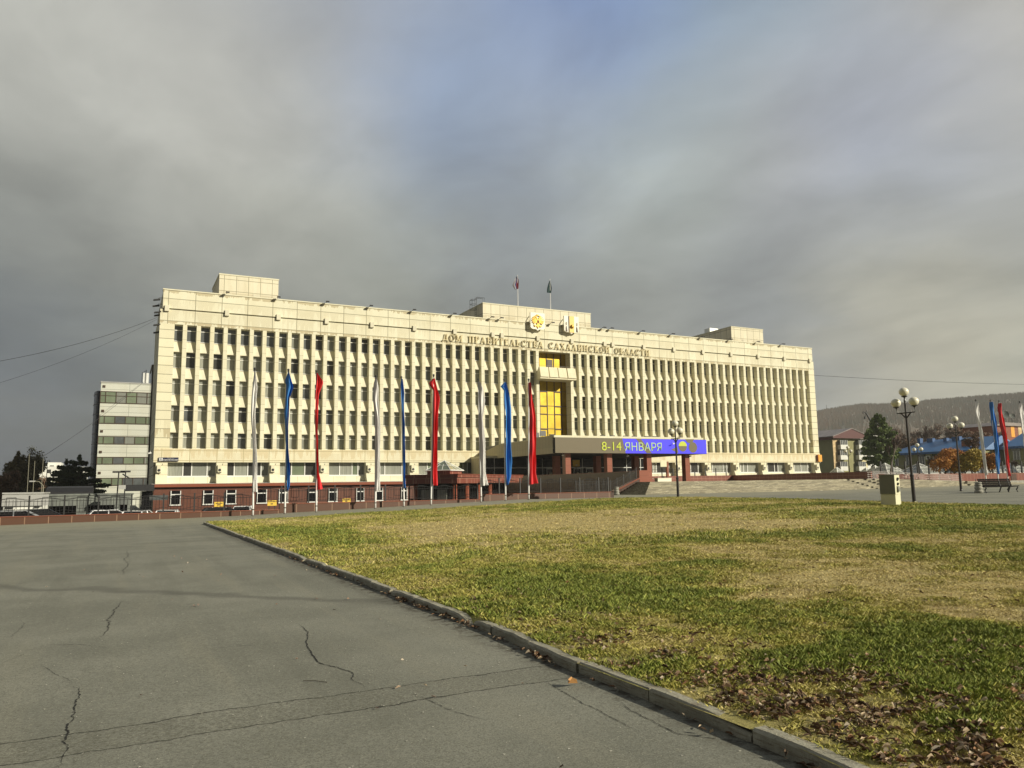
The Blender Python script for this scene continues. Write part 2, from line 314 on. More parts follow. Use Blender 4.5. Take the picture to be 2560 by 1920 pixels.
# ---------------------------------------------------------------- mesh builder
class MB:
    def __init__(s): s.v=[]; s.f=[]; s.mi=[]; s.cur=0
    def add(s,vs,fs):
        o=len(s.v); s.v+= [tuple(map(float,p)) for p in vs]
        for f in fs: s.f.append([i+o for i in f]); s.mi.append(s.cur)
        return s
    def box(s,x0,x1,y0,y1,z0,z1):
        return s.add([(x0,y0,z0),(x1,y0,z0),(x1,y1,z0),(x0,y1,z0),(x0,y0,z1),(x1,y0,z1),(x1,y1,z1),(x0,y1,z1)],
          [(0,3,2,1),(4,5,6,7),(0,1,5,4),(1,2,6,5),(2,3,7,6),(3,0,4,7)])
    def hexa(s,b,t):  # 4 bottom pts, 4 top pts, ccw seen from above
        return s.add(list(b)+list(t),[(0,3,2,1),(4,5,6,7),(0,1,5,4),(1,2,6,5),(2,3,7,6),(3,0,4,7)])
    def prism(s,prof,axis,a,b):  # prof polygon extruded along axis between a and b
        n=len(prof)
        def P(p,t):
            if axis=='x': return (t,p[0],p[1])
            if axis=='y': return (p[0],t,p[1])
            return (p[0],p[1],t)
        vs=[P(p,a) for p in prof]+[P(p,b) for p in prof]
        fs=[tuple(range(n)),tuple(range(2*n-1,n-1,-1))]+[(i,i+n,(i+1)%n+n,(i+1)%n) for i in range(n)]
        return s.add(vs,fs)
    def tube(s,pts,r,n=8,caps=True):
        pts=[np.array(p,float) for p in pts]; rs=r if isinstance(r,(list,tuple)) else [r]*len(pts)
        o=len(s.v); rings=[]
        up=None
        for i,p in enumerate(pts):
            t=pts[min(i+1,len(pts)-1)]-pts[max(i-1,0)]; t=t/(np.linalg.norm(t)+1e-9)
            if up is None:
                up=np.array([0,0,1.]) if abs(t[2])<.9 else np.array([1.,0,0])
            a=np.cross(t,up); a/=np.linalg.norm(a)+1e-9; b=np.cross(t,a)
            rings.append([tuple(p+rs[i]*(math.cos(2*math.pi*j/n)*a+math.sin(2*math.pi*j/n)*b)) for j in range(n)])
        vs=[v for rg in rings for v in rg]; fs=[]
        for i in range(len(pts)-1):
            for j in range(n):
                fs.append((i*n+j,i*n+(j+1)%n,(i+1)*n+(j+1)%n,(i+1)*n+j))
        if caps: fs+=[tuple(range(n-1,-1,-1)),tuple(range((len(pts)-1)*n,len(pts)*n))]
        return s.add(vs,fs)
    def lathe(s,prof,c,n=16):  # prof [(r,z)], centre c
        vs=[];fs=[]
        for r,z in prof:
            for j in range(n): vs.append((c[0]+r*math.cos(2*math.pi*j/n),c[1]+r*math.sin(2*math.pi*j/n),c[2]+z))
        for i in range(len(prof)-1):
            for j in range(n): fs.append((i*n+j,i*n+(j+1)%n,(i+1)*n+(j+1)%n,(i+1)*n+j))
        fs+=[tuple(range(n-1,-1,-1)),tuple(range((len(prof)-1)*n,len(prof)*n))]
        return s.add(vs,fs)
    def sphere(s,c,r,n=16,m=10,sz=1):
        return s.lathe([(r*math.sin(math.pi*i/m)+1e-4,-r*sz*math.cos(math.pi*i/m)) for i in range(m+1)],c,n)
    def build(s,name,mats,parent=None,smooth=False,loc=None):
        me=bpy.data.meshes.new(name); me.from_pydata(s.v,[],s.f); 
        if not isinstance(mats,(list,tuple)): mats=[mats]
        for q in mats: me.materials.append(M[q])
        if len(mats)>1: me.polygons.foreach_set('material_index',s.mi)
        if smooth: me.polygons.foreach_set('use_smooth',[True]*len(me.polygons))
        me.update(); return link(name,me,parent,loc)
def link(name,me,parent=None,loc=None):
    o=bpy.data.objects.new(name,me); col.objects.link(o)
    if loc is not None: o.location=loc
    if parent is not None:
        o.parent=parent
    return o
def fixn(o):
    bm=bmesh.new(); bm.from_mesh(o.data); bmesh.ops.recalc_face_normals(bm,faces=bm.faces); bm.to_mesh(o.data); bm.free(); return o
def tag(o,label=None,cat=None,group=None,kind=None):
    if label: o['label']=label
    if cat: o['category']=cat
    if group: o['group']=group
    if kind: o['kind']=kind
    return o
def thing(name,label,cat,loc=(0,0,0),rz=0,group=None):
    o=bpy.data.objects.new(name,None); col.objects.link(o); o.location=loc; o.rotation_euler=(0,0,rz)
    return tag(o,label,cat,group)
def struct(o): o['kind']='structure'; return o
def copytree(o,loc=None,rz=None,label=None,parent=None):
    c=o.copy(); col.objects.link(c)
    if parent is not None: c.parent=parent
    if loc is not None: c.location=loc
    if rz is not None: c.rotation_euler=(0,0,rz)
    if label: c['label']=label
    for ch in o.children: copytree(ch,parent=c)
    return c
# things built in world coordinates under an Empty: give the Empty a base point and shift children back
def rooted(name,label,cat,base,group=None):
    o=thing(name,label,cat,base,0,group); o['_b']=1; del o['_b']; return o
def part(mb,name,mats,root,smooth=False,fix=True):
    """mb in world coordinates; root unrotated Empty or mesh part chain"""
    o=mb.build(name,mats,root,smooth)
    b=Vector((0,0,0)); r=root
    while r is not None: b+=Vector(r.location); r=r.parent
    o.location=-b if root.type=='EMPTY' and root.parent is None else Vector((0,0,0))
    if root.type!='EMPTY' : o.location=(0,0,0)
    if fix: fixn(o)
    return o
# ---------------------------------------------------------------- terrain
def smooth01(t):
    t=np.clip(t,0,1); return t*t*(3-2*t)
GX=[-60,-20,-5,2.7,7,10,14,19,26,34,54,80,130]; GZ=[-.6,-.25,-.07,0,.07,.17,.28,.46,.65,.62,.73,.97,1.25]
def h(x,y):
    return np.interp(x,GX,GZ)*(.3+.7*smooth01(np.asarray(y)/40))
def G(px,py,dz=0):
    r=ray(px,py); lo=.5; t=.5
    while t<500:
        p=CAM+r*t
        if p[2]<h(p[0],p[1])+dz: break
        lo=t; t*=1.03
    hi=t
    for _ in range(40):
        mm=(lo+hi)/2; p=CAM+r*mm
        if p[2]<h(p[0],p[1])+dz: hi=mm
        else: lo=mm
    return p
def grid(xs,ys,zf,name,mt):
    X,Y=np.meshgrid(xs,ys); Z=zf(X,Y); v=np.stack([X.ravel(),Y.ravel(),Z.ravel()],1); nx=len(xs)
    f=[(j*nx+i,j*nx+i+1,(j+1)*nx+i+1,(j+1)*nx+i) for j in range(len(ys)-1) for i in range(nx-1)]
    me=bpy.data.meshes.new(name); me.from_pydata(v.tolist(),[],f); me.materials.append(M[mt]); me.polygons.foreach_set('use_smooth',[True]*len(me.polygons))
    return link(name,me)
mat('far_ground',(.12,.11,.07),.95,var=.3,vs=.02)
mat('yard_asphalt',(.10,.098,.085),.9,var=.2,vs=.5)
b=MB(); b.add([(-1300,-200,-1.66),(2250,-200,-1.66),(2250,2280,-1.66),(-1300,2280,-1.66)],[(0,1,2,3)])
struct(b.build('ground','far_ground'))
b=MB(); b.add([(-90,50.2,-.95),(44.3,50.2,-.95),(44.3,100,-.95),(3,100,-.95),(3,170,-.95),(-90,170,-.95)],[(0,1,2,3,4,5)])
struct(b.build('yard','yard_asphalt'))
xs=np.concatenate([np.arange(-60,-8,4),np.arange(-8,34,1.0),[33.8]]); xs=np.unique(xs)
ys=np.concatenate([np.arange(-12,50,1.0),[50.0]])
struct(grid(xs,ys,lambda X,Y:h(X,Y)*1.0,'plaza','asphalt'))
xs=np.unique(np.concatenate([[33.8],np.arange(35,200,3.0)])); ys=np.unique(np.concatenate([np.arange(-12,60,2.0),[60.6,64,69.2]]))
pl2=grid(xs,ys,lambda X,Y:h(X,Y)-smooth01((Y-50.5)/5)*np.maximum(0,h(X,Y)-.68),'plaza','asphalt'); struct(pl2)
# ---------------------------------------------------------------- low retaining wall with fence
wall=rooted('retaining_wall','long low brown granite wall with pale tile joints, stepping up below the iron fence','wall',(14,50.15,0))
for (x0,x1,zt) in ((-40,9,.34),(9,22.9,.70),(22.9,33.6,1.03)):
    m_=MB(); m_.box(x0+(.004 if x0>-39 else 0),x1,50.0,50.32,-1.7,zt); part(m_,'granite_block_row','granite_wall',wall)
    m_=MB(); m_.box(x0,x1+.02,49.97,50.35,zt,zt+.035); part(m_,'capstone','granite_column',wall)
m_=MB(); m_.box(33.604,33.9,50.02,60.4,-1.7,1.02); part(m_,'return_wall','granite_dark',wall)
# fence
def fence_panel(x0,x1,z0,y,mbp,mbo,H=1.05):
    L=x1-x0
    for z in (z0+.12,z0+.78,): mbp.tube([(x0,y,z),(x1,y,z)],.014,5)
    n=9
    for i in range(1,n):
        xx=x0+L*i/n; mbp.tube([(xx,y,z0+.12),(xx,y,z0+.78+.1*math.sin(math.pi*i/n))],.011,4)
    for q,am in ((.80,.14),(.86,.10)):
        mbo.tube([(x0+L*t/10,y+.02,z0+q+am*math.sin(math.pi*t/10)) for t in range(11)],.011,4)
    mbo.tube([(x0+L*t/10,y+.02,z0+.30-.12*math.sin(math.pi*t/10)) for t in range(11)],.011,4)
    c=(x0+x1)/2
    for s in (-1,1): mbo.tube([(c+s*.2,y+.02,z0+.35),(c+s*.22,y+.02,z0+1.0)],.013,4)
    mbo.tube([(c-.22,y+.02,z0+1.0),(c+.22,y+.02,z0+1.0)],.013,4); mbo.tube([(c-.2,y+.02,z0+.35),(c+.2,y+.02,z0+.35)],.013,4)
fence=rooted('iron_fence','black wrought iron fence with curved ornament standing on the low granite wall','fence',(14,50.2,.3))
for i in range(24):
    x=-4.32+1.68*i
    if i==23: x=33.5
    zt=.375 if x<9 else (.735 if x<22.9 else 1.065)
    m_=MB(); m_.box(x-.04,x+.04,50.16,50.24,zt,zt+1.1); part(m_,'post','iron',fence)
    m_=MB(); m2=MB(); x1=x+1.68 if i<22 else 33.5
    if i<23 :
        zt2=.375 if x1<9.0 else (.735 if x1<22.9 else 1.065)
        if zt2==zt: fence_panel(x+.04,x1-.04,zt,50.2,m_,m2)
        else: fence_panel(x+.04,x1-.1,max(zt,zt2),50.2,m_,m2)
        p_=part(m_,'rail_panel','iron',fence); part(m2,'ornament','iron',p_)
# left continuation
m_=MB(); m2=MB()
for j in range(12):
    x=-4.32-1.68*(j+1); m_=MB(); m2=MB(); m_.box(x-.04,x+.04,50.16,50.24,.375,1.475); part(m_,'post','iron',fence)
    m_=MB(); fence_panel(x+.04,x+1.64,.375,50.2,m_,m2); p_=part(m_,'rail_panel','iron',fence); part(m2,'ornament','iron',p_)
# ---------------------------------------------------------------- main building
XK=lambda k: float(np.interp(k,[0,1,9,17,25,33,37,45,53,61,70],[4.5,6.02,18.24,30.28,42.10,53.83,59.66,71.42,83.33,95.43,109.25]))
YF=98.5; XL,XR=3.47,110.6
bld=rooted('government_building','long cream six storey government building with close vertical piers and granite base','building',(57,98.5,0))
m_=MB(); m_.box(XL+.05,54.24,99.36,100.06,-1.6,22.95); m_.box(59.71,XR-.05,99.36,100.06,-1.6,22.95); m_.box(54.24,59.71,99.36,100.06,21.26,22.95); m_.box(XL+.052,XR-.052,100.07,114,-1.6,22.95); part(m_,'wall','cream_corner',bld)
m_=MB(); m_.box(3.72,110.33,98.42,99.14,23.12,25.3); m_.box(3.72,4.5,99.15,113.5,23.12,25.3); m_.box(109.6,110.33,99.15,113.5,23.12,25.3); part(m_,'parapet','cream_attic',bld)
m_=MB(); m_.box(3.66,110.39,98.34,99.3,25.302,25.44); part(m_,'coping','cream_pier',bld)
m_=MB(); m_.box(4,110,99.16,113.4,23.0,24.0); part(m_,'roof','roof_gravel',bld)
m_=MB(); m_.box(3.8,110.2,98.85,99.19,22.9,23.14); part(m_,'shadow_joint','joint_black',bld)
m_=MB(); m_.box(XL,XR,98.5,99.4,21.25,22.98); part(m_,'cornice','cream_fascia',bld)
for x0,x1 in ((XL,5.1),(XK(70),XR)):
    m_=MB(); m_.box(x0,x1,98.504,99.7,6.52,21.25); part(m_,'corner_pier','cream_corner',bld)
m_=MB(); m_.box(XL-.02,XR+.02,98.38,99.5,4.92,6.52); part(m_,'ledge','cream_ledge',bld)
for k_ in [0,4,8,12,16,20,24,28,29,33,37,41,42,46,50,54,58,62,66,70]:
    x=XK(k_)+(.0 if k_ else -.62)+(0.05 if k_<70 else .1)
    m_=MB(); m_.box(x,x+.5,98.22,98.6,22.72,23.42); part(m_,'joint_block','cream_spandrel',bld)
# piers: one mesh, copied
m_=MB(); m_.prism([(0,6.52),(0,21.25),(.87,21.25),(.87,6.52)],'x',0,.47)
p0=m_.build('pier','cream_pier',bld); fixn(p0)
first=True; base=Vector((57,98.5,0))
for k_ in list(range(1,34))+list(range(37,70)):
    o=p0 if first else p0.copy()
    if not first: col.objects.link(o)
    first=False; o.parent=bld; o.location=Vector((XK(k_),98.512,0))-base
# spandrels, nose forward over the window below
for i in range(4):
    s_=19.30-3.195*i; ns=s_-1.31
    prof=[(99.35,s_),(99.22,s_),(98.88,ns+.16),(98.86,ns+.02),(98.90,ns-.0),(99.26,ns+.07),(99.35,ns+.07)]
    for x0,x1 in ((5.08,54.25),(59.7,109.3)):
        m_=MB(); m_.prism(prof,'x',x0,x1); part(m_,'spandrel','cream_spandrel',bld)
        m_=MB(); m_.box(x0,x1,99.14,99.34,s_+.002,s_+.05); part(m_,'window_sill','aluminium',bld)
# windows
def window_meshes(gl):
    m1=MB(); m1.box(0,1.12,.0,.04,0,1.9)
    me=m1.build('window',gl); 
    m2=MB(); t=.055
    m2.box(0,t,-.04,.0,0,1.9); m2.box(1.12-t,1.12,-.04,.0,0,1.9); m2.box(0,1.12,-.045,.0,0,t); m2.box(0,1.12,-.045,.0,1.9-t,1.9); m2.box(0,1.12,-.05,.0,1.28,1.28+t*1.3)
    fr=m2.build('frame','white_frame'); return me,fr
kinds=['glass_gray','glass_blind','glass_blind','glass_curtain','glass_curtain','glass_dark']
protos={g:window_meshes(g) for g in set(kinds)}
restv={g:MB() for g in protos}; restf=MB()
rr=random.Random(3)
for c_ in list(range(0,33))+list(range(37,70)):
    for r_ in range(5):
        z=19.30+.05-3.195*r_; x=(XK(c_)+.47 if c_ else 5.06)-.04
        g=rr.choice(kinds if r_ else ['glass_gray','glass_gray','glass_dark','glass_gray']) 
        if c_>7 and c_<33 and rr.random()<.35: g='glass_blind'
        if c_<20:
            pm,fm=protos[g]; o=pm.copy(); col.objects.link(o); o.parent=bld; o.location=Vector((x,99.30,z))-base
            f_=fm.copy(); col.objects.link(f_); f_.parent=o
        else:
            o_=restv[g]; o_.box(x,x+1.12,99.30,99.34,z,z+1.9); t=.055
            for bx in ((0,t,0,1.9),(1.12-t,1.12,0,1.9),(0,1.12,0,t),(0,1.12,1.28,1.28+t*1.3)): restf.box(x+bx[0],x+bx[1],99.26,99.30,z+bx[2],z+bx[3])
for pm,fm in protos.values():
    bpy.data.objects.remove(fm); bpy.data.objects.remove(pm)
wm=MB(); names=list(restv)
for i,g in enumerate(names):
    o=len(wm.v); wm.v+=restv[g].v; wm.f+=[[a+o for a in f] for f in restv[g].f]; wm.mi+=[i]*len(restv[g].f)
o=len(wm.v); wm.v+=restf.v; wm.f+=[[a+o for a in f] for f in restf.f]; wm.mi+=[len(names)]*len(restf.f)
o=part(wm,'window',names+['white_frame'],bld); o['kind']='stuff'; o['label']='remaining windows between the piers of the right half'
# gold glazed recess
m_=MB(); m_.box(54.3,59.66,99.9,100.05,6.0,21.25); part(m_,'curtain_wall','gold',bld)
m_=MB(); m_.box(54.25,54.31,98.6,99.95,6,21.24); m_.box(59.64,59.7,98.6,99.95,6,21.24); part(m_,'recess_side','cream_pier',bld)
m_=MB()
for t in (.145,.38,.61,.84): m_.box(54.3+5.36*t-.05,54.3+5.36*t+.05,99.82,99.9,6,21.2)
for z in (15.5,13.3,12.0,9.9,8.6): m_.box(54.3,59.66,99.84,99.9,z,z+.07)
for z in (15.4,13.2,12.05,9.8,8.5):
    for a,b_ in ((.145,.38),(.61,.84)): m_.box(54.3+5.36*a,54.3+5.36*b_,99.79,99.82,z,z+.1)
m_.box(56.4,57.3,99.78,99.82,18.9,20.3)
part(m_,'mullion','mullion',bld)
# note: body wall in front of recess is cut by the darker jamb; balcony
m_=MB()
for i in range(4):
    x0=53.75+1.55*i; m_.hexa([(x0+.05,97.1,17.25),(x0+1.46,97.1,17.25),(x0+1.46,98.9,17.25),(x0+.05,98.9,17.25)],[(x0+.05,97.45,18.75),(x0+1.46,97.45,18.75),(x0+1.46,97.7,18.75),(x0+.05,97.7,18.75)])
m_.box(53.8,59.9,97.25,99.9,17.0,17.25); part(m_,'balcony','cream_ledge',bld)
m_=MB()
m_.tube([(53.8,97.55,18.95),(59.95,97.55,18.95)],.02,5)
for i in range(9): m_.tube([(53.8+.76*i,97.55,18.7),(53.8+.76*i,97.55,18.95)],.015,4)
part(m_,'railing','steel',bld)
# lower storey: cream sill wall, ribbon windows, buttresses
m_=MB(); m_.box(XL+.1,XR-.1,99.0,99.35,-1.6,3.2); part(m_,'sill_wall','cream_low',bld)
bx=[k_ for k_ in [0,4,8,12,16,20,24,28,33,37,42,46,50,54,58,62,66,70]]
def XB(k_): return 4.35 if k_==0 else (109.75 if k_==70 else XK(k_)+.3)
for k_ in bx:
    x=XB(k_); 
    m_=MB(); m_.prism([(99.35,2.42),(97.75,2.42),(98.1,2.9),(98.36,3.6),(98.46,4.3),(98.46,4.92),(99.35,4.92)],'x',x-.62,x+.62); part(m_,'buttress','cream_pier',bld)
for a,b_ in zip(bx[:-1],bx[1:]):
    x0=XB(a)+.62; x1=XB(b_)-.62; L=x1-x0
    if 47<x0<66: continue
    cuts=sorted(rr.sample([.18,.32,.5,.66,.82],3)); cuts=[0]+cuts+[1]
    kinds2=[rr.choice(['glass_curtain','glass_green','glass_dark','glass_blind','glass_curtain']) for _ in range(4)]
    mm_=MB(); ks=sorted(set(kinds2))
    for i in range(4):
        mm_.cur=ks.index(kinds2[i]); mm_.box(x0+L*cuts[i],x0+L*cuts[i+1],99.2,99.3,3.3,4.9)
    wn=part(mm_,'ribbon_window',ks,bld)
    m_=MB()
    for t in cuts: m_.box(max(x0,x0+L*t-.06),min(x1,x0+L*t+.06),99.14,99.2,3.3,4.9)
    m_.box(x0,x1,99.12,99.2,3.28,3.36); m_.box(x0,x1,99.1,99.26,3.2,3.28)
    part(m_,'frame','white_frame',wn)
# granite base
m_=MB(); m_.box(3.6,44.0,98.05,99.24,-1.6,2.04); part(m_,'plinth','granite',bld)
m_=MB(); m_.box(3.3,46.0,97.6,99.2,2.06,2.40); part(m_,'plinth_cap','granite_column',bld)
m_=MB(); m_.prism([(97.6,2.404),(97.6,2.43),(99.2,2.52),(99.2,2.404)],'x',3.35,46.0); part(m_,'flashing','aluminium',bld)
m_=MB(); m_.box(68,110.4,98.1,99.2,1.5,2.45); part(m_,'plinth','granite',bld)
bw=[(426,452),(507.7,533),(565,590),(641.7,667),(697,720),(769,793),(820.8,843),(890.5,910),(940,957),(1002,1018),(1050,1068)]
for a,b_ in bw:
    x0=atY(a,1245,98)[0]; x1=atY(b_,1245,98)[0]
    m_=MB(); m_.box(x0,x1,98.0,98.06,.03,1.64); o=part(m_,'basement_window','glass_black',bld)
    m_=MB(); t=.09
    m_.box(x0,x0+t,97.9,98.0,.03,1.64); m_.box(x1-t,x1,97.9,98.0,.03,1.64); m_.box(x0-.05,x1+.05,97.88,98.0,-.05,.07); m_.box(x0,x1,97.93,98.0,1.14,1.26)
    part(m_,'frame','white_frame',o)
# penthouses
def penth(x0,x1,y0,y1,zt,label=None,door=None):
    m_=MB(); m_.box(x0,x1,y0,y1,23.9,zt); o=part(m_,'penthouse','cream_penthouse',bld)
    m_=MB(); m_.box(x0-.06,x1+.06,y0-.06,y1+.06,zt,zt+.16); part(m_,'roof_edge','cream_pier',o)
    if door: m_=MB(); m_.box(door,door+.9,y0-.05,y0+.02,25.2,27.0); part(m_,'door','cream_spandrel',o)
    return o
a=atY(549,683,103.5); b_=atY(696.7,696.6,103.5); penth(a[0],b_[0],103.5,112,a[2]-.16,door=a[0]+4.2)
a=atY(1207,756,102.5); b_=atY(1476,782,102.5); PHc=(a[0],b_[0],a[2]); penth(a[0],b_[0],102.5,113.2,a[2]-.16)
a=atY(1827.5,815.4,103); b_=atY(1906.7,822.6,103); penth(a[0],b_[0],103,113.4,a[2]-.16,door=a[0]+2.6)
ventx=atY(1785,826,110)
m_=MB(); m_.box(ventx[0]-1,ventx[0]+1,110,111.5,27,ventx[2]+.4); part(m_,'roof_vent','aluminium',bld)
# link block and annex behind
# ---------------------------------------------------------------- lettering (serif strokes)
def arc(cx,cy,rx,ry,a0,a1,n=10): return [(cx+rx*math.cos(math.radians(a0+(a1-a0)*i/n)),cy+ry*math.sin(math.radians(a0+(a1-a0)*i/n))) for i in range(n+1)]
T,th=.13,.06
def glyph(c):
    S_=[]; st=lambda p,w=T:S_.append((p,w)); sf=lambda x,y,w=.3:S_.append(([(x-w/2,y),(x+w/2,y)],.07))
    w=.75
    if c=='Д': w=.85; st([(.2,.1),(.36,.97)],th); st([(.62,.1),(.62,.97)]); st([(.3,.97),(.72,.97)],th); st([(.02,.1),(.83,.1)],th); st([(.05,.1),(.02,-.15)],th); st([(.8,.1),(.83,-.15)],th)
    if c in 'ОС':
        w=.85; rng=(0,360) if c=='О' else (40,320)
        st(arc(.42,.5,.34,.46,rng[0],rng[1],20),.11); st(arc(.42,.5,.34,.4,145,215,6),T)
        if c=='О': st(arc(.42,.5,.34,.4,-35,35,6),T)
        else: st([(.7,.95),(.7,.7)],th); st([(.7,.08),(.7,.22)],th)
    if c=='М': w=.98; st([(.14,.03),(.14,.97)],th); st([(.84,.03),(.84,.97)]); st([(.16,.97),(.49,.1)]); st([(.49,.1),(.82,.97)],th); sf(.14,.03);sf(.84,.03);sf(.1,.97,.2);sf(.88,.97,.2)
    if c in 'ПНИЙ':
        w=.85; st([(.18,.03),(.18,.97)]); st([(.66,.03),(.66,.97)]); [sf(x,y) for x in(.18,.66) for y in(.03,.97)]
        if c=='П': st([(.18,.95),(.66,.95)],th)
        elif c=='Н': st([(.18,.5),(.66,.5)],th)
        else: st([(.2,.12),(.64,.88)],th)
        if c=='Й': st(arc(.42,1.25,.16,.1,180,360,6),.07)
    if c in 'РВЬБ':
        w=.72; st([(.18,.03),(.18,.97)]); sf(.18,.03); sf(.18,.97)
        if c in 'РВ': st([(.18,.95),(.4,.95)]+arc(.4,.72,.2,.23,90,-90,8)+[(.18,.49)],.09)
        if c in 'ВЬБ': st([(.18,.52),(.42,.52)]+arc(.42,.28,.22,.24,90,-90,8)+[(.18,.04)],.1)
        if c=='Б': st([(.18,.95),(.6,.95),(.6,.8)],th)
    if c in 'АЛ': w=.85; st([(.12,.03),(.4,.97)],th); st([(.4,.97),(.7,.03)]); sf(.12,.03,.24); sf(.7,.03,.28); 
    if c=='А': st([(.22,.34),(.58,.34)],.07)
    if c=='Т': w=.78; st([(.39,.03),(.39,.97)]); st([(.06,.94),(.72,.94)],th); st([(.06,.94),(.06,.75)],.07); st([(.72,.94),(.72,.75)],.07); sf(.39,.03)
    if c=='Е': w=.72; st([(.18,.03),(.18,.97)]); [st([(.1,y),(x,y)],th) for y,x in((.04,.62),(.5,.5),(.95,.6))]; st([(.62,.04),(.62,.2)],.07); st([(.6,.95),(.6,.8)],.07)
    if c=='Х': w=.85; st([(.14,.97),(.68,.03)]); st([(.7,.97),(.12,.03)],th); [sf(x,y,.24) for x in(.14,.68) for y in(.03,.97)]
    if c=='К': w=.82; st([(.18,.03),(.18,.97)]); st([(.2,.5),(.62,.96)],th); st([(.32,.58),(.7,.03)]); sf(.18,.03);sf(.18,.97);sf(.7,.03,.24);sf(.62,.97,.22)
    if c==' ': w=.62
    return S_,w
def ribbon(mb,pts,w,y0,y1,f):
    for a,b_ in zip(pts[:-1],pts[1:]):
        ax,az=a; bx_,bz=b_; dx,dz=bx_-ax,bz-az; L=math.hypot(dx,dz)+1e-9; e=w*.18; dx/=L; dz/=L
        ax-=dx*e; az-=dz*e; bx_+=dx*e; bz+=dz*e; nx,nz=-dz*w/2,dx*w/2
        q=[f(ax-nx,az-nz),f(bx_-nx,bz-nz),f(bx_+nx,bz+nz),f(ax+nx,az+nz)]
        mb.hexa([(x,y0,z) for x,z in q],[(x,y1,z) for x,z in q])
text='ДОМ ПРАВИТЕЛЬСТВА САХАЛИНСКОЙ ОБЛАСТИ'
xa=atY(1108,850,98.2)[0]; xb=atY(1626,885,98.2)[0]; tot=sum(glyph(c)[1]+.17 for c in text)-.17; sx_=(xb-xa)/tot
lt=rooted('lettering_sign','raised metal letters reading ДОМ ПРАВИТЕЛЬСТВА САХАЛИНСКОЙ ОБЛАСТИ across the cornice','sign',((xa+xb)/2,98.2,21.7))
cxx=xa
for c in text:
    st_,w_=glyph(c)
    if st_:
        m_=MB()
        for i,(pp,ww) in enumerate(st_): ribbon(m_,pp,ww,98.26-.002*i,98.38,lambda x,z:(cxx+x*sx_,21.72+z*.92))
        part(m_,'letter','letter_cream',lt,fix=True)
        m_=MB(); m_.box(cxx+.3*sx_,cxx+.36*sx_,98.38,98.5,22.1,22.16); 
    cxx+=(w_+.17)*sx_
# ---------------------------------------------------------------- emblems on the attic
def shield(pxl,pxr,pyt,pyb,name,label):
    Y=97.7; a=atY(pxl,pyt,Y); b_=atY(pxr,pyb,Y); x0,x1=a[0],b_[0]; zt=a[2]-.05; zb=b_[2]+.15; w_=x1-x0; hh=zt-zb
    root=rooted(name,label,'emblem',((x0+x1)/2,Y,zb)); c=(x0+x1)/2
    prof=[(x0,zt),(x0,zb+.28*hh*.5),(x0+.04*w_,zb+.1*hh),(x0+.14*w_,zb+.05*hh),(c-.12*w_,zb+.04*hh),(c,zb-.04*hh),(c+.12*w_,zb+.04*hh),(x1-.14*w_,zb+.05*hh),(x1-.04*w_,zb+.1*hh),(x1,zb+.14*hh),(x1,zt)]
    m_=MB(); m_.prism(prof,'y',Y,Y+.22); part(m_,'shield','shield_white',root)
    m_=MB()
    for s in (x0+.25*w_,x1-.25*w_): m_.tube([(s,Y+.2,zt-.3),(s,99.6,zt-1.6)],.05,5); m_.tube([(s,Y+.2,zb+1.3),(s,99.5,zb+1.3)],.05,5)
    m_.tube([(x0-.05,Y+.3,zt-.5),(x0-.6,99.4,zt-2.0)],.05,5); m_.tube([(x0,Y+.3,zt-1.2),(x0-.2,99.4,zt-2.2)],.04,5)
    part(m_,'support_frame','iron',root)
    return root,x0,x1,zb,zt,c,Y,w_,hh
root,x0,x1,zb,zt,c,Y,w_,hh=shield(1326,1362.5,779.5,829,'coat_of_arms','white shield with a gilded double headed eagle, left of two on the attic')
m_=MB()
f=lambda x,z:(c+x*w_*.44,zb+.5*hh+z*hh*.42)
def poly(pts,y0=Y-.14,y1=Y-.01): 
    q=[f(*p) for p in pts]; n=len(q); m_.add([(x,y0,z) for x,z in q]+[(x,y1,z) for x,z in q],[tuple(range(n)),tuple(range(2*n-1,n-1,-1))]+[(i,(i+1)%n,(i+1)%n+n,i+n) for i in range(n)])
poly([(-.16,.3),(.16,.3),(.24,-.2),(.1,-.6),(-.1,-.6),(-.24,-.2)])
for s in (-1,1):
    for i,(ang,L) in enumerate(((62,.95),(45,1.0),(28,1.0),(10,.95),(-8,.85),(-26,.7))):
        a_=math.radians(ang); bx_,bz=s*.14,.12-.05*i; tx,tz=bx_+s*math.cos(a_)*L*.85,bz+math.sin(a_)*L*.72
        nx,nz=-math.sin(a_)*.07,math.cos(a_)*.07
        pts=[(bx_-s*nx*.6,bz-nz*.6),(tx-s*nx,tz-nz),(tx+s*math.cos(a_)*.05,tz),(tx+s*nx,tz+nz),(bx_+s*nx*.6,bz+nz*.6)]
        poly(pts,Y-.1-.012*i,Y-.01)
    poly([(s*.05,.25),(s*.14,.5),(s*.3,.62),(s*.44,.55),(s*.34,.52),(s*.28,.45),(s*.2,.25)],Y-.16)
    poly([(s*.12,-.45),(s*.5,-.62),(s*.62,-.5),(s*.56,-.74),(s*.4,-.78),(s*.1,-.6)],Y-.15)
    poly([(s*.2,.66),(s*.16,.8),(s*.25,.74),(s*.33,.82),(s*.36,.66)],Y-.15)
poly([(-.1,.74),(-.16,.95),(0,.86),(.16,.95),(.1,.74)],Y-.17); poly([(-.22,-.62),(0,-1.0),(.22,-.62),(.1,-.55),(-.1,-.55)],Y-.13)
part(m_,'eagle','gold_paint',root)
m_=MB(); poly([(-.12,.12),(.12,.12),(.12,-.18),(0,-.3),(-.12,-.18)],Y-.2,Y-.145); part(m_,'breast_shield','brick',root)
root,x0,x1,zb,zt,c,Y,w_,hh=shield(1410,1447.5,788,837,'coat_of_arms','white shield with a broad gold stripe and dark prow marks, right of two')
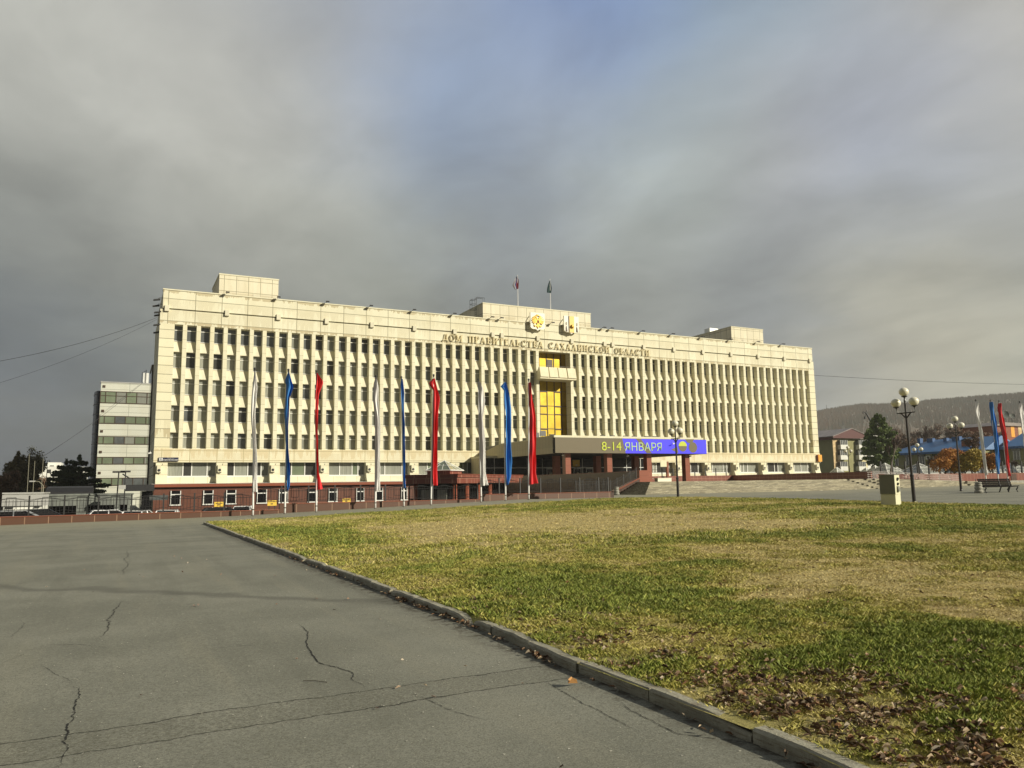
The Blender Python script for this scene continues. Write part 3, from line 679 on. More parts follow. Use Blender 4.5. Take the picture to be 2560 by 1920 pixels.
m_=MB(); m_.box(c-.15*w_,c+.17*w_,Y-.06,Y-.004,zb+.04*hh,zt-.02); part(m_,'gold_stripe','gold_flat',root)
m_=MB(); m_.box(c-.19*w_,c-.155*w_,Y-.09,Y-.004,zb+.05*hh,zt-.02)
for s in (-1,1):
    xx=c+s*.36*w_
    m_.hexa([(xx-.1,Y-.08,zb+.1*hh),(xx+.16,Y-.08,zb+.08*hh),(xx+.16,Y-.004,zb+.08*hh),(xx-.1,Y-.004,zb+.1*hh)],[(xx-.06,Y-.08,zb+.38*hh),(xx+.04,Y-.08,zb+.38*hh),(xx+.04,Y-.004,zb+.38*hh),(xx-.06,Y-.004,zb+.38*hh)])
    for i in range(4): m_.tube([(xx-.12,Y-.05,zb+(.44+.05*i)*hh),(xx+.12,Y-.05,zb+(.47+.05*i)*hh)],.03,4)
part(m_,'emblem_mark','mullion',root)
m_=MB(); m_.sphere((c+.02,Y-.08,zb+.38*hh),.3,10,8); m_.box(c-.2,c+.3,Y-.12,Y-.06,zb+.28*hh,zb+.34*hh); part(m_,'gold_ball','gold_paint',root)
# ---------------------------------------------------------------- podium, steps, canopy
PZ=1.8
b=MB(); b.box(44.38,75.5,58.72,98.0,-1.6,PZ); b.box(75.51,86.9,69.12,98.0,-1.6,PZ)
struct(b.build('podium','stone_steps'))
b=MB(); b.box(43.9,44.36,58.72,60.4,-.5,PZ-.002); 
for i in range(7):
    z=.68+.16*(i+1); o=.34*i
    b.box(41.5+o,75.5-.02*i,56.3+o,58.722+.001*i,.1,z)
    b.box(41.5+o,43.9,58.725+.001*i,60.4,.1,z)
struct(b.build('stairs','stone_steps'))
b=MB(); b.add([(75.52,58.6,1.795),(104,58.6,.985),(104,69.1,.985),(75.52,69.1,1.795),(75.52,58.6,-.5),(104,58.6,-.5),(104,69.1,-.5),(75.52,69.1,-.5)],[(0,1,2,3),(0,4,5,1),(1,5,6,2),(0,3,7,4)])
b.box(75.6,104.2,58.35,58.59,.4,1.06)
o=b.build('ramp','stone_steps'); struct(o)
# parapets
pw=rooted('podium_wall','dark polished granite parapet wall along the left flank of the entrance podium','wall',(44.2,75,0))
m_=MB(); m_.box(44.0,44.37,61.0,94.4,-1.6,2.78); part(m_,'granite_face','granite_dark',pw)
m_=MB(); m_.box(43.95,44.4,61.0,94.4,2.785,2.84); part(m_,'capstone','granite_column',pw)
m_=MB(); m_.box(43.9,44.95,60.42,61.0,-1.6,2.9); part(m_,'end_block','granite_column',pw)
m_=MB(); m_.prism([(36.0,-1.6),(43.89,-1.6),(43.89,2.05),(41.0,.86),(36.0,.86)],'y',60.44,60.9); part(m_,'stair_cheek','granite_dark',pw)
m_=MB(); m_.prism([(40.9,.87),(43.89,2.1),(43.89,2.2),(40.9,.97)],'y',60.38,60.95); part(m_,'sloping_cap','granite_column',pw)
m_=MB(); m2=MB()
for i in range(10):
    t=i/9; x=37+6.7*t; z=.9+max(0,(x-41)*.42); m_.box(x-.03,x+.03,60.62,60.68,z,z+1.15)
    for j in range(4):
        if i<9: xx=x+.745*(j+1)/5; zz=.9+max(0,(xx-41)*.42); m2.box(xx-.012,xx+.012,60.64,60.66,zz,zz+1.0)
for q in (.1,.75,1.0): m2.tube([(37,60.65,.9+q),(41,60.65,.9+q),(43.7,60.65,2.03+q)],.02,5)
sf_=rooted('stair_fence','black iron fence rising along the sloping cheek beside the entrance steps','fence',(40,60.65,.9)); part(m_,'post','iron',sf_); part(m2,'rail_panel','iron',sf_)
rw=rooted('side_wall','tall dark red granite parapet wall along the right flank of the podium','wall',(87.2,83,0))
m_=MB(); m_.box(87.0,87.35,69.4,97.4,-1,2.72); part(m_,'granite_face','granite_pav',rw)
m_=MB(); m_.box(86.95,87.4,69.35,97.4,2.724,2.78); part(m_,'capstone','granite_column',rw)
fw=rooted('terrace_wall','long sunlit red granite wall below the glass pyramids','wall',(110,69.2,0))
m_=MB(); m_.box(87.4,190,69.2,69.6,-.5,2.36); part(m_,'granite_face','granite_pav',fw)
m_=MB(); m_.box(87.42,190,69.14,69.65,2.364,2.42); part(m_,'capstone','granite_column',fw)
m_=MB(); m_.box(104.1,190,69.1,69.19,.3,1.32); part(m_,'plinth_strip','conc',fw)
for x in (116.5,124,129.5): m_=MB(); m_.box(x,x+1.3,69.12,69.2,.3,2.3); part(m_,'dark_panel','granite_dark',fw)
b=MB(); b.box(87.5,240,69.7,150,-1,2.3); struct(b.build('terrace','conc'))
# fence on the terrace wall
tf=rooted('terrace_fence','black posts and thin rails standing on the sunlit red granite wall','fence',(105,69.4,2.42))
xq=[px for px in (2202,2231,2263.6,2294.6,2322.5,2350,2377.5,2406,2430,2456,2481.6,2507,2531,2554.7,2580)]
tx=[atY(px,1175,69.4)[0] for px in xq]
for i,x in enumerate(tx):
    m_=MB(); m_.box(x-.09,x+.09,69.32,69.48,2.42,4.1); part(m_,'post','iron',tf)
    if i<len(tx)-1:
        m_=MB(); 
        for z in (2.55,3.0,3.5): m_.tube([(x,69.4,z),(tx[i+1],69.4,z)],.02,4)
        for j in range(1,9): xx=x+(tx[i+1]-x)*j/9; m_.tube([(xx,69.4,2.45),(xx,69.4,3.5+.25*math.sin(j/9*math.pi))],.016,4)
        part(m_,'rail_panel','iron',tf)
# granite parapet with posts right of the canopy
gp=rooted('forecourt_parapet','short granite parapet with black posts right of the canopy','wall',(82,95,1.8))
m_=MB(); m_.box(70.5,86.95,95.0,95.3,1.75,2.75); part(m_,'granite_face','granite_pav',gp)
for i in range(8): m_=MB(); x=71.2+2.1*i; m_.box(x-.06,x+.06,95.1,95.2,2.75,3.95); part(m_,'post','iron',gp)
m_=MB(); m_.tube([(71.2,95.15,3.3),(85.9,95.15,3.3)],.02,4); m_.tube([(71.2,95.15,3.75),(85.9,95.15,3.75)],.02,4); part(m_,'rail','iron',gp)
# canopy
CX0,CX1,CY=45.4,67.75,79.0
za=atY(1383.6,1133,CY)[2]; zb_=atY(1384,1093.5,CY)[2]; zc=atY(1384,1087.8,CY)[2]
cn=rooted('entrance_canopy','broad entrance canopy on red granite pillars in front of the building','canopy',(56.6,CY,PZ))
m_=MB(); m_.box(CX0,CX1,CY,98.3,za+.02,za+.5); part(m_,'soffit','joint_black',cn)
m_=MB(); m_.box(CX0+.2,CX1-.2,CY+.2,98.3,za+.52,zc-.35); part(m_,'roof','roof_gravel',cn)
m_=MB(); m_.box(CX0,CX1,CY-.0,CY+.35,zb_,zc); part(m_,'fascia_cap','cream_pier',cn)
for x0,x1 in ((CX0-.02,CX0+.25),(CX1-.25,CX1+.02)):
    m_=MB(); m_.prism([(CY+.36,za),(98.3,za),(98.3,zc-1.0),(94,zc-.3),(83.5,zc-.3),(83.5,zc),(CY+.36,zc)],'x',x0,x1); part(m_,'side_fascia','canopy_panel',cn)
    m_=MB(); m_.box(x0-.03,x1+.03,83.6,93.9,zc-.295,zc-.2); part(m_,'edge_trim','cream_pier',cn)
for i,px in enumerate((1414.3,1518.5,1618,1714)):
    x=atY(px,1170,79.6)[0]; m_=MB(); m_.box(x,x+.72,79.6,80.35,PZ,za+.02); part(m_,'pillar','granite_column',cn)
for x in (49.6,55.8,61.9):
    m_=MB(); m_.box(x,x+.75,86.2,86.95,PZ,za+.02); part(m_,'pillar','granite_column',cn)
# small sockets
for x in (46.6,47.9): pass
# entrance hall glazing behind
hall=rooted('entrance_hall','dark glazed entrance hall with white framed doors under the canopy','building',(57,94.6,PZ))
zr=atY(1240,1140,94.6)[2]
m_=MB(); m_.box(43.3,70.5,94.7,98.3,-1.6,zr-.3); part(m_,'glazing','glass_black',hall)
m_=MB(); m_.box(43.2,70.6,94.5,98.36,zr-.28,zr); part(m_,'roof_edge','cream_pier',hall)
for q_ in (43.22,70.52): m_=MB(); m_.box(q_,q_+.06,94.72,98.3,1.9,zr-.3); part(m_,'end_panel','canopy_panel',hall)
m_=MB()
for x in (45,47.4,50,52.4,54.9,56.9,58.9,61.3,64,66.5,69): m_.box(x-.04,x+.04,94.6,94.7,PZ,zr-.3)
m_.box(43.3,70.5,94.62,94.7,4.0,4.1); part(m_,'mullion','aluminium',hall)
for x in (53.0,57.4,59.4):
    m_=MB(); m_.box(x,x+.13,94.5,94.6,PZ,3.98); m_.box(x+1.1,x+1.23,94.5,94.6,PZ,3.98); m_.box(x+.13,x+1.1,94.5,94.6,3.85,3.98); d_=part(m_,'door','white_frame',hall)
    m_=MB(); m_.box(x+.35,x+.85,94.48,94.55,2.9,3.4); part(m_,'notice','white_paint',d_)
# railings and objects under canopy
for nm,lb,(px0,px1,py0,py1),Y,mt_ in (('planter','left white painted stone block on the podium beside the granite end block',(1602,1615,1196.5,1203.5),84,'white_paint'),('planter','right longer white painted stone block between the granite pillars',(1644.5,1679,1196,1203.5),84,'white_paint')):
    a=atY(px0,py0,Y); b_=atY(px1,py1,Y); m_=MB(); m_.box(a[0],b_[0],Y,Y+.7,PZ,a[2]); m_.box(a[0]-.04,b_[0]+.04,Y-.04,Y+.74,a[2],a[2]+.06)
    o=m_.build(nm,mt_); tag(o,lb,'planter','white blocks at the entrance')
def rack(x0,x1,y,z,n,name,label):
    m_=MB()
    for q in (.55,1.05): m_.tube([(x0,y,z+q),(x1,y,z+q)],.025,5)
    for i in range(n+1): xx=x0+(x1-x0)*i/n; m_.tube([(xx,y,z),(xx,y,z+1.05)],.025,5)
    return tag(m_.build(name,'steel'),label,'railing')
rack(49.2,54.9,88,PZ,3,'handrail','steel handrail in the shade under the canopy left of the doors')
rack(62.8,67.2,88,PZ,3,'handrail','steel handrail in the shade under the canopy right of the doors')
ad=rooted('advert_stand','yellow notice board on a thin stand in the shadow behind the first granite pillar','sign',(51.7,90,PZ))
a=atY(1432,1150,90); b_=atY(1449.5,1166,90)
m_=MB(); m_.box(a[0],b_[0],90,90.08,b_[2],a[2]); part(m_,'board','yellow_sign',ad)
m_=MB(); m_.box(a[0]+.8,b_[0]-.8,89.97,90,b_[2]+.5,a[2]-.35); part(m_,'picture','orange',ad)
m_=MB(); m_.box(a[0]+.4,b_[0]-.4,89.95,89.98,b_[2]+.12,b_[2]+.25); part(m_,'caption_strip','white_paint',ad)
m_=MB(); m_.tube([((a[0]+b_[0])/2,90.04,PZ),((a[0]+b_[0])/2,90.04,b_[2])],.04,6); m_.box(a[0]+.5,b_[0]-.5,89.8,90.3,PZ,PZ+.05); part(m_,'stand','iron',ad)
# banner flag, picture inside on the right
bn=rooted('hall_banner','pale picture board hanging in the right end of the dark entrance hall','board',(69,94.4,3.5))
a=atY(1651,1152,94.3); b_=atY(1667,1167,94.3); m_=MB(); m_.box(a[0],b_[0],94.3,94.36,b_[2],a[2]); part(m_,'board','box_cream',bn)
m_=MB(); m_.box(b_[0]+.02,b_[0]+.35,94.3,94.6,PZ,4.9); part(m_,'timber_post','brick',bn)
# LED screen
sx0,sx1=45.3,67.95; sy=CY-.28; 
led=rooted('led_screen','long rectangular led screen across the canopy front, half brown and half blue, reading 8-14 ЯНВАРЯ','screen',(56.6,sy,za))
m_=MB(); m_.box(sx0,sx1,sy,CY-.02,za,zb_); part(m_,'cabinet','joint_black',led)
W=sx1-sx0; Hh=zb_-za
def sxp(px): return atY(px,1112,sy)[0]
def szz(px,py): return atY(px,py,sy)[2]
m_=MB(); bl=sxp(1556); bl2=sxp(1563.5)
m_.prism([(sx0+.03,za+.03),(bl2,za+.03),(bl,zb_-.03),(sx0+.03,zb_-.03)],'y',sy-.03,sy-.002); part(m_,'brown_field','screen_brown',led)
m_=MB(); m_.prism([(bl2+.005,za+.03),(sx1-.03,za+.03),(sx1-.03,zb_-.03),(bl+.005,zb_-.03)],'y',sy-.03,sy-.002); part(m_,'blue_field','screen_blue',led)
m_=MB()
def pg(pts,y): m_.prism(pts,'y',y-.012,y)
def P2(px,py): q=atY(px,py,sy-.05); return (q[0],q[2])
m_.prism([P2(1590,1097),P2(1602,1097),P2(1630,1133),P2(1617,1133)],'y',sy-.045,sy-.031)
m_.prism([P2(1678,1124),P2(1693,1117),P2(1696,1133)],'y',sy-.045,sy-.031)
m_.prism([P2(1713,1098),P2(1735,1098),P2(1730,1110),P2(1718,1106)],'y',sy-.046,sy-.031)
for px,py,r_ in ((1707,1116,.66),(1732.5,1118.5,.68)):
    cx_,cz_=P2(px,py); m_.prism([(cx_+r_*math.cos(a*math.pi/12),cz_+r_*math.sin(a*math.pi/12)*1.0) for a in range(24)],'y',sy-.048-.001*(px>1720),sy-.031)
part(m_,'brown_shapes','screen_brown',led)
cx_,cz_=P2(1707,1116)
m_=MB(); m_.prism([(cx_+.65*math.cos(a*math.pi/12),cz_+.04+.62*math.sin(a*math.pi/12)) for a in range(13)],'y',sy-.06,sy-.05); part(m_,'yellow_half_disc','screen_yellow',led)
def textmesh(s,name,mt_,x0,x1,z0,z1,y,parent,bold=.0,thick=.01):
    cu=bpy.data.curves.new('t','FONT'); cu.body=s; cu.offset=bold; cu.extrude=.002
    ob=bpy.data.objects.new('t',cu); col.objects.link(ob); dg=bpy.context.evaluated_depsgraph_get(); dg.update()
    me=bpy.data.meshes.new_from_object(ob.evaluated_get(dg)); bpy.data.objects.remove(ob)
    n=len(me.vertices); co=np.zeros(n*3); me.vertices.foreach_get('co',co); co=co.reshape(-1,3)
    mn=co.min(0); mx=co.max(0); out=np.zeros_like(co)
    out[:,0]=x0+(co[:,0]-mn[0])/(mx[0]-mn[0])*(x1-x0); out[:,2]=z0+(co[:,1]-mn[1])/(mx[1]-mn[1])*(z1-z0); out[:,1]=y-(co[:,2]-mn[2])/(mx[2]-mn[2]+1e-9)*thick
    me.vertices.foreach_set('co',out.ravel()); me.materials.clear(); me.materials.append(M[mt_]); me.update(); me.name=name
    o=link(name,me,parent); r=parent; bb=Vector((0,0,0))
    o.location=-Vector(parent.location) if parent.parent is None else (0,0,0)
    return o
q1=P2(1504.5,1126); q2=P2(1552.5,1105); textmesh('8-14','date_text','screen_yellow',q1[0],q2[0],q1[1],q2[1],sy-.08,led,0.0)
q1=P2(1562,1126.5); q2=P2(1653.5,1107); textmesh('ЯНВАРЯ','month_text','screen_pale',q1[0],q2[0],q1[1],q2[1],sy-.08,led,0.0)
# cameras and spots around canopy
def cctv(p,name='security_camera',label='',mt_='white_frame'):
    root=rooted(name,label,'camera',p,'security cameras'); x,y,z=p
    m_=MB(); m_.tube([(x-.22,y-.1,z-.06),(x+.1,y,z)],.075,8); part(m_,'housing',mt_,root)
    m_=MB(); m_.tube([(x,y,z),(x,y+.15,z+.22)],.025,5); part(m_,'bracket',mt_,root)
cctv(tuple(atY(1408,1137.5,79.4)),label='white security camera under the left end of the led screen')
cctv(tuple(atY(1570,1139,79.4)),label='white security camera hanging under the middle of the led screen')
cctv(tuple(atY(1726,1140,79.6)),label='dark security camera at the right outer granite pillar',mt_='iron')
cctv(tuple(atY(1684,1109,78.4)),label='white security camera on a bracket in front of the blue screen')
cctv((3.1,98.6,6.0),label='white security camera on the left corner of the building')
def spot(x,y,z,label,s=1.0):
    root=rooted('floodlight',label,'floodlight',(x,y,z),'floodlights on the canopy roof')
    m_=MB(); m_.hexa([(x-.33*s,y-.12,z+.2),(x+.33*s,y-.12,z+.2),(x+.25*s,y+.2,z+.25),(x-.25*s,y+.2,z+.25)],[(x-.33*s,y-.05,z+.7*s),(x+.33*s,y-.05,z+.7*s),(x+.25*s,y+.2,z+.6*s),(x-.25*s,y+.2,z+.6*s)]); part(m_,'lamp_head','iron',root)
    m_=MB(); m_.tube([(x,y+.05,z),(x,y+.05,z+.3)],.04,5); m_.box(x-.2,x+.2,y-.1,y+.2,z-.02,z+.03); part(m_,'bracket','aluminium',root)
for i,(px,py,Y) in enumerate(((1345,1099,84),(1361,1096.5,82.3))):
    a=atY(px,py+3,Y); spot(CX0+.3,Y,zc-.1 if i else zc-.2,('left' if i==0 else 'right')+' of two big black floodlights on the left edge of the canopy',1.2)
for i,px in enumerate((1379,1506,1530,1563,1585,1616,1637,1699)):
    x=atY(px,1088,80)[0]; root=rooted('floodlight','low black floodlight on the canopy roof edge, number %d of eight from the left'%(i+1),'floodlight',(x,80,zc),'low floodlights on the canopy front')
    m_=MB(); m_.box(x-.3,x+.3,79.8,80.1,zc+.02,zc+.16); part(m_,'lamp_head','iron',root); m_=MB(); m_.box(x-.05,x+.05,79.9,80,zc-.3,zc+.02); part(m_,'bracket','iron',root)
ords=['first','second','third','fourth','fifth','sixth','seventh','eighth','ninth','tenth','eleventh','twelfth','thirteenth','fourteenth','fifteenth','sixteenth','seventeenth','eighteenth','nineteenth','twentieth']
for o in [x for x in col.objects if x.name.startswith('floodlight') and 'number' in x.get('label','')]:
    n_=int(x_) if (x_:=o['label'].split('number ')[1].split()[0]).isdigit() else 1
    o['label']='%s low black floodlight from the left on the canopy roof edge'%ords[n_-1]
# floodlights on the parapet
fl=[(568.7,734),(696.4,746),(818.5,758),(927.8,769.6),(1036,779),(1137,789.7),(1231.8,798),(1255,800),(1382.8,819.8),(1512,824.8),(1531,826.6),(1609,834),(1684,840),(1758.5,846.5),(1829,852),(1897,857.5),(1959.5,862)]
for i,(px,py) in enumerate(fl):
    a=atY(px,py,97.75); x=a[0]; z=25.5
    root=rooted('floodlight',ords[i]+' floodlight from the left along the building parapet','floodlight',(x,98.6,25.44),'floodlights on the parapet')
    m_=MB(); m_.tube([(x,98.8,25.44),(x,98.3,z+.12),(x,97.9,z+.1)],.035,5); part(m_,'arm','iron',root)
    m_=MB(); m_.hexa([(x-.22,97.62,z-.08),(x+.22,97.62,z-.08),(x+.16,97.92,z+.0),(x-.16,97.92,z+.0)],[(x-.22,97.58,z+.08),(x+.22,97.58,z+.08),(x+.16,97.92,z+.15),(x-.16,97.92,z+.15)]); part(m_,'lamp_head','iron',root)
for i,(px,py) in enumerate(((394,749),(392,764.5),(396,780.5),(396,788),(394,812),(394,831))):
    a=atY(px,py,98.7+.9*(i%2)); x=a[0]; z=a[2]; y=a[1]
    root=rooted('floodlight',ords[i]+' side floodlight from the top on the left corner of the building','floodlight',(3.5,y,z),'floodlights on the left corner')
    m_=MB(); m_.tube([(3.7,y,z+.25),(x+.2,y,z+.25),(x,y,z+.05)],.03,5); part(m_,'arm','iron',root)
    m_=MB(); m_.hexa([(x-.45,y-.2,z-.16),(x+.3,y-.2,z-.02),(x+.3,y+.2,z-.02),(x-.45,y+.2,z-.16)],[(x-.45,y-.2,z-.02),(x+.3,y-.2,z+.14),(x+.3,y+.2,z+.14),(x-.45,y+.2,z-.02)]); part(m_,'lamp_head','iron',root)
# air conditioners on the buttresses
acn=0
for k_ in bx:
    x=XB(k_)
    if 47<x<66: continue
    lab='%s air conditioner from the left on the ground floor buttresses'%(ords[acn]); acn+=1
    cx_=x-.28; root=rooted('air_conditioner',lab,'air conditioner',(cx_,98.2,3.7),'air conditioners on the buttresses')
    m_=MB(); m_.box(cx_-.22,cx_+.22,98.0,98.42,3.75,4.55); part(m_,'casing','ac_white',root)
    m_=MB(); m_.prism([(cx_+.0+.16*math.cos(a*math.pi/8),4.0+.16*math.sin(a*math.pi/8)) for a in range(16)],'y',97.97,98.0); part(m_,'fan','iron',root)
    m_=MB(); m_.box(cx_-.2,cx_-.16,98.02,98.5,3.68,3.75); m_.box(cx_+.16,cx_+.2,98.02,98.5,3.68,3.75); m_.tube([(cx_+.2,98.3,4.5),(cx_+.35,98.4,4.6),(cx_+.38,98.5,4.85)],.02,5); part(m_,'bracket','iron',root)
# street sign, orange sign
ss=rooted('street_sign','navy street sign with house number 32 on the left corner ledge','sign',(6,98.3,5.3))
a=atY(397,1143.5,98.2); b_=atY(446,1153,98.2)
m_=MB(); m_.box(a[0],b_[0],98.2,98.36,b_[2],a[2]); part(m_,'board','navy',ss)
w1=(b_[0]-a[0])*.2; m_=MB(); m_.box(a[0]+.04,a[0]+w1,98.17,98.2,b_[2]+.05,a[2]-.05); part(m_,'number_plate','white_frame',ss)
textmesh('32','number_text','navy',a[0]+.1,a[0]+w1-.08,b_[2]+.1,a[2]-.1,98.16,ss,.01)
textmesh('проспект','upper_text','white_frame',a[0]+w1+.5,b_[0]-.5,b_[2]+.3,a[2]-.06,98.19,ss)
textmesh('КОММУНИСТИЧЕСКИЙ','lower_text','white_frame',a[0]+w1+.06,b_[0]-.06,b_[2]+.06,b_[2]+.28,98.19,ss,.01)
og=rooted('orange_sign','bright orange box sign on the right end of the building ledge','sign',(110.9,98,5.5))
a=atY(2044.5,1137,98.1); b_=atY(2054.5,1154,98.1); m_=MB(); m_.box(a[0],b_[0],98.0,98.37,b_[2],a[2]); part(m_,'box','orange',og)
m_=MB(); m_.box(a[0]-.1,a[0],98.05,98.35,b_[2]+.03,a[2]-.03); part(m_,'side','brick',og)
# roof ladder cage
lad=rooted('roof_ladder','black caged access ladder at the left corner of the middle roof block','ladder',(PHc[0]-.6,104,24))
m_=MB(); X0=PHc[0]-.5; zt=PHc[2]
for y in (103.6,104.2): m_.tube([(X0,y,24),(X0,y,zt+1.0)],.035,5)
for i in range(14): m_.tube([(X0,103.6,24.2+.3*i),(X0,104.2,24.2+.3*i)],.025,4)
part(m_,'rails','iron',lad)
m_=MB()
for z in (zt-.9,zt-.1,zt+.6): m_.tube([(X0,103.5,z),(X0-.8,103.5,z),(X0-.8,104.3,z),(X0,104.3,z)],.03,4)
m_.tube([(X0-.8,103.5,zt-.9),(X0-.8,103.5,zt+.6)],.03,4); m_.tube([(X0-.8,104.3,zt-.9),(X0-.8,104.3,zt+.6)],.03,4)
m_.tube([(X0,103.6,zt+1.0),(X0+1.3,103.6,zt+1.0),(X0+1.3,103.6,zt+.1)],.035,4); m_.tube([(X0,104.2,zt+1.0),(X0+1.3,104.2,zt+1.0),(X0+1.3,104.2,zt+.1)],.035,4)
part(m_,'cage','iron',lad)
# roof flags
def roofflag(ptop,pbase,pts_,cols,name,label,Y):
    b0=atY(*pbase,Y); t0=atY(*ptop,Y); root=rooted(name,label,'flag',(b0[0],Y,b0[2])); x=b0[0]
    m_=MB(); m_.tube([(x,Y,b0[2]-.2),(x,Y,(b0[2]+t0[2])/2),(x,Y,t0[2])],[.06,.05,.03],6); m_.sphere((x,Y,t0[2]),.07,8,6); part(m_,'pole','pole_white',root)
    L,Rr=pts_; n=12; m_=MB(); nb=len(cols); vs=[];fs=[];mi=[]
    for i in range(n+1):
        t=i/n; 
        def ev(arr): ys=[q[1] for q in arr]; y=ys[0]+(ys[-1]-ys[0])*t; return np.interp(y,ys,[q[0] for q in arr]),y
        lx,ly=ev(L); rx,ry=ev(Rr)
        for j in range(nb*2+1):
            s=j/(nb*2); p=atY(lx+(rx-lx)*s,ly+(ry-ly)*s,Y); vs.append((p[0]-(0),Y-.05+.12*math.sin(s*9+t*3),p[2]))
    wdt=nb*2+1
    for i in range(n):
        for j in range(nb*2): fs.append((i*wdt+j,i*wdt+j+1,(i+1)*wdt+j+1,(i+1)*wdt+j)); mi.append(j//2)
    m_.v=vs; m_.f=[list(f) for f in fs]; m_.mi=mi; part(m_,'flag_cloth',cols,root,smooth=True,fix=False)
roofflag((1292.4,688),(1295,764),([(1291,691),(1281,713),(1288,725)],[(1293,692),(1296,700),(1295,722)]),['roof_white','roof_blue','roof_red'],'roof_flag','white blue and red flag hanging limp on the left roof pole',102.8)
roofflag((1373.8,698),(1376.5,771.4),([(1373,702),(1368,722),(1367,732)],[(1375,702),(1378,720),(1377,733)]),['flag_green','flag_green'],'roof_flag','dark green flag hanging limp on the right roof pole',102.8)
# ---------------------------------------------------------------- flagpoles with long banners
FL=[('white',632,1289,924,[(636,927),(632.6,951),(629,992),(627,1040),(628,1060),(631,1097),(632,1158),(632.4,1229)],[(638,930),(643.5,969),(640.5,985),(637,1040),(638,1070),(641.4,1145),(642.5,1230.6)]),
('blue',712,1284.5,927,[(720.7,930),(711.6,954),(716,958),(714,1003.6),(711.6,1034),(713.7,1090),(715,1158),(716,1226)],[(722,931),(733,968),(722,996.7),(720.7,1040),(718,1068),(719.4,1129),(724,1181),(724,1210),(719.4,1226)]),
('red',790.6,1279,930,[(790,933.7),(789.4,957.7),(785,1040),(787,1113),(790.6,1181),(789,1226)],[(791.7,933.7),(807.8,955.5),(796,987.5),(794,1040),(795,1113),(797.4,1181),(807.6,1221.5)]),
('white',938.4,1270,943,[(938,947),(934,960),(932,1000),(938,1045),(939,1100),(938,1226)],[(941,948),(946,970),(944.8,1000),(949,1056.5),(947.7,1158),(948.6,1227)]),
('blue',1009.7,1265.5,945,[(1002,948),(999,962),(1002,1000),(1004.7,1068),(1005.8,1135.6),(1007,1220)],[(1004,948),(1008,985),(1008,1000),(1010,1079),(1011,1158),(1012.6,1220)]),
('red',1077.7,1261,940,[(1082.6,946),(1069.5,959.5),(1082.6,976.5),(1082.6,1000),(1080.4,1090),(1079,1181),(1081.5,1213.6)],[(1085,947),(1097,997),(1092.8,1045),(1091,1124),(1092.4,1213.6)]),
('white',1203,1254,951,[(1195.6,954),(1195,1000),(1198,1022.6),(1201.3,1158),(1203.6,1214.7)],[(1198,955),(1207,972),(1211.4,1000),(1204.7,1045),(1211.5,1113),(1211.5,1181),(1218.3,1212.5)]),
('blue',1264,1251.5,951,[(1259,956),(1248.7,967.4),(1257.8,976.5),(1261,1045),(1261,1113),(1262.4,1181),(1265.7,1212.5)],[(1262,957),(1270,988),(1276,1022.6),(1277,1124),(1280,1158),(1277,1192),(1268,1212.5)]),
('red',1322,1249,951,[(1321,956),(1320,974),(1322.3,1022.6),(1321,1135.6),(1322,1211.4)],[(1324,957),(1327.9,976.5),(1330,1000),(1338,1045),(1338,1113),(1337,1181),(1342.6,1208)]),
('white',2466.7,1212,1001.6,[(2438,1003),(2437,1030),(2444,1060),(2452,1110),(2458,1150),(2463.5,1187)],[(2440,1003),(2444,1040),(2453,1090),(2458,1140),(2463,1165),(2465.5,1187)]),
('blue',2497,1211,1002,[(2474.7,1005),(2474.5,1022),(2480,1060),(2484,1100),(2488,1150),(2492,1185)],[(2477,1005),(2482.5,1024),(2488,1060),(2493,1110),(2495.5,1150),(2495,1185)]),
('red',2521,1211,1004,[(2497,1008),(2494.5,1020),(2500,1060),(2509,1110),(2514,1160),(2520,1190)],[(2499,1008),(2504,1040),(2510,1070),(2514,1110),(2519,1160),(2523,1190)]),
('white',2578,1210,1006,[(2547,1008),(2546.5,1025),(2550,1070),(2558,1110),(2562,1150)],[(2550,1008),(2558,1060),(2564,1110),(2572,1150)])]
fo=['first','second','third','fourth','fifth','sixth','seventh','eighth','ninth']
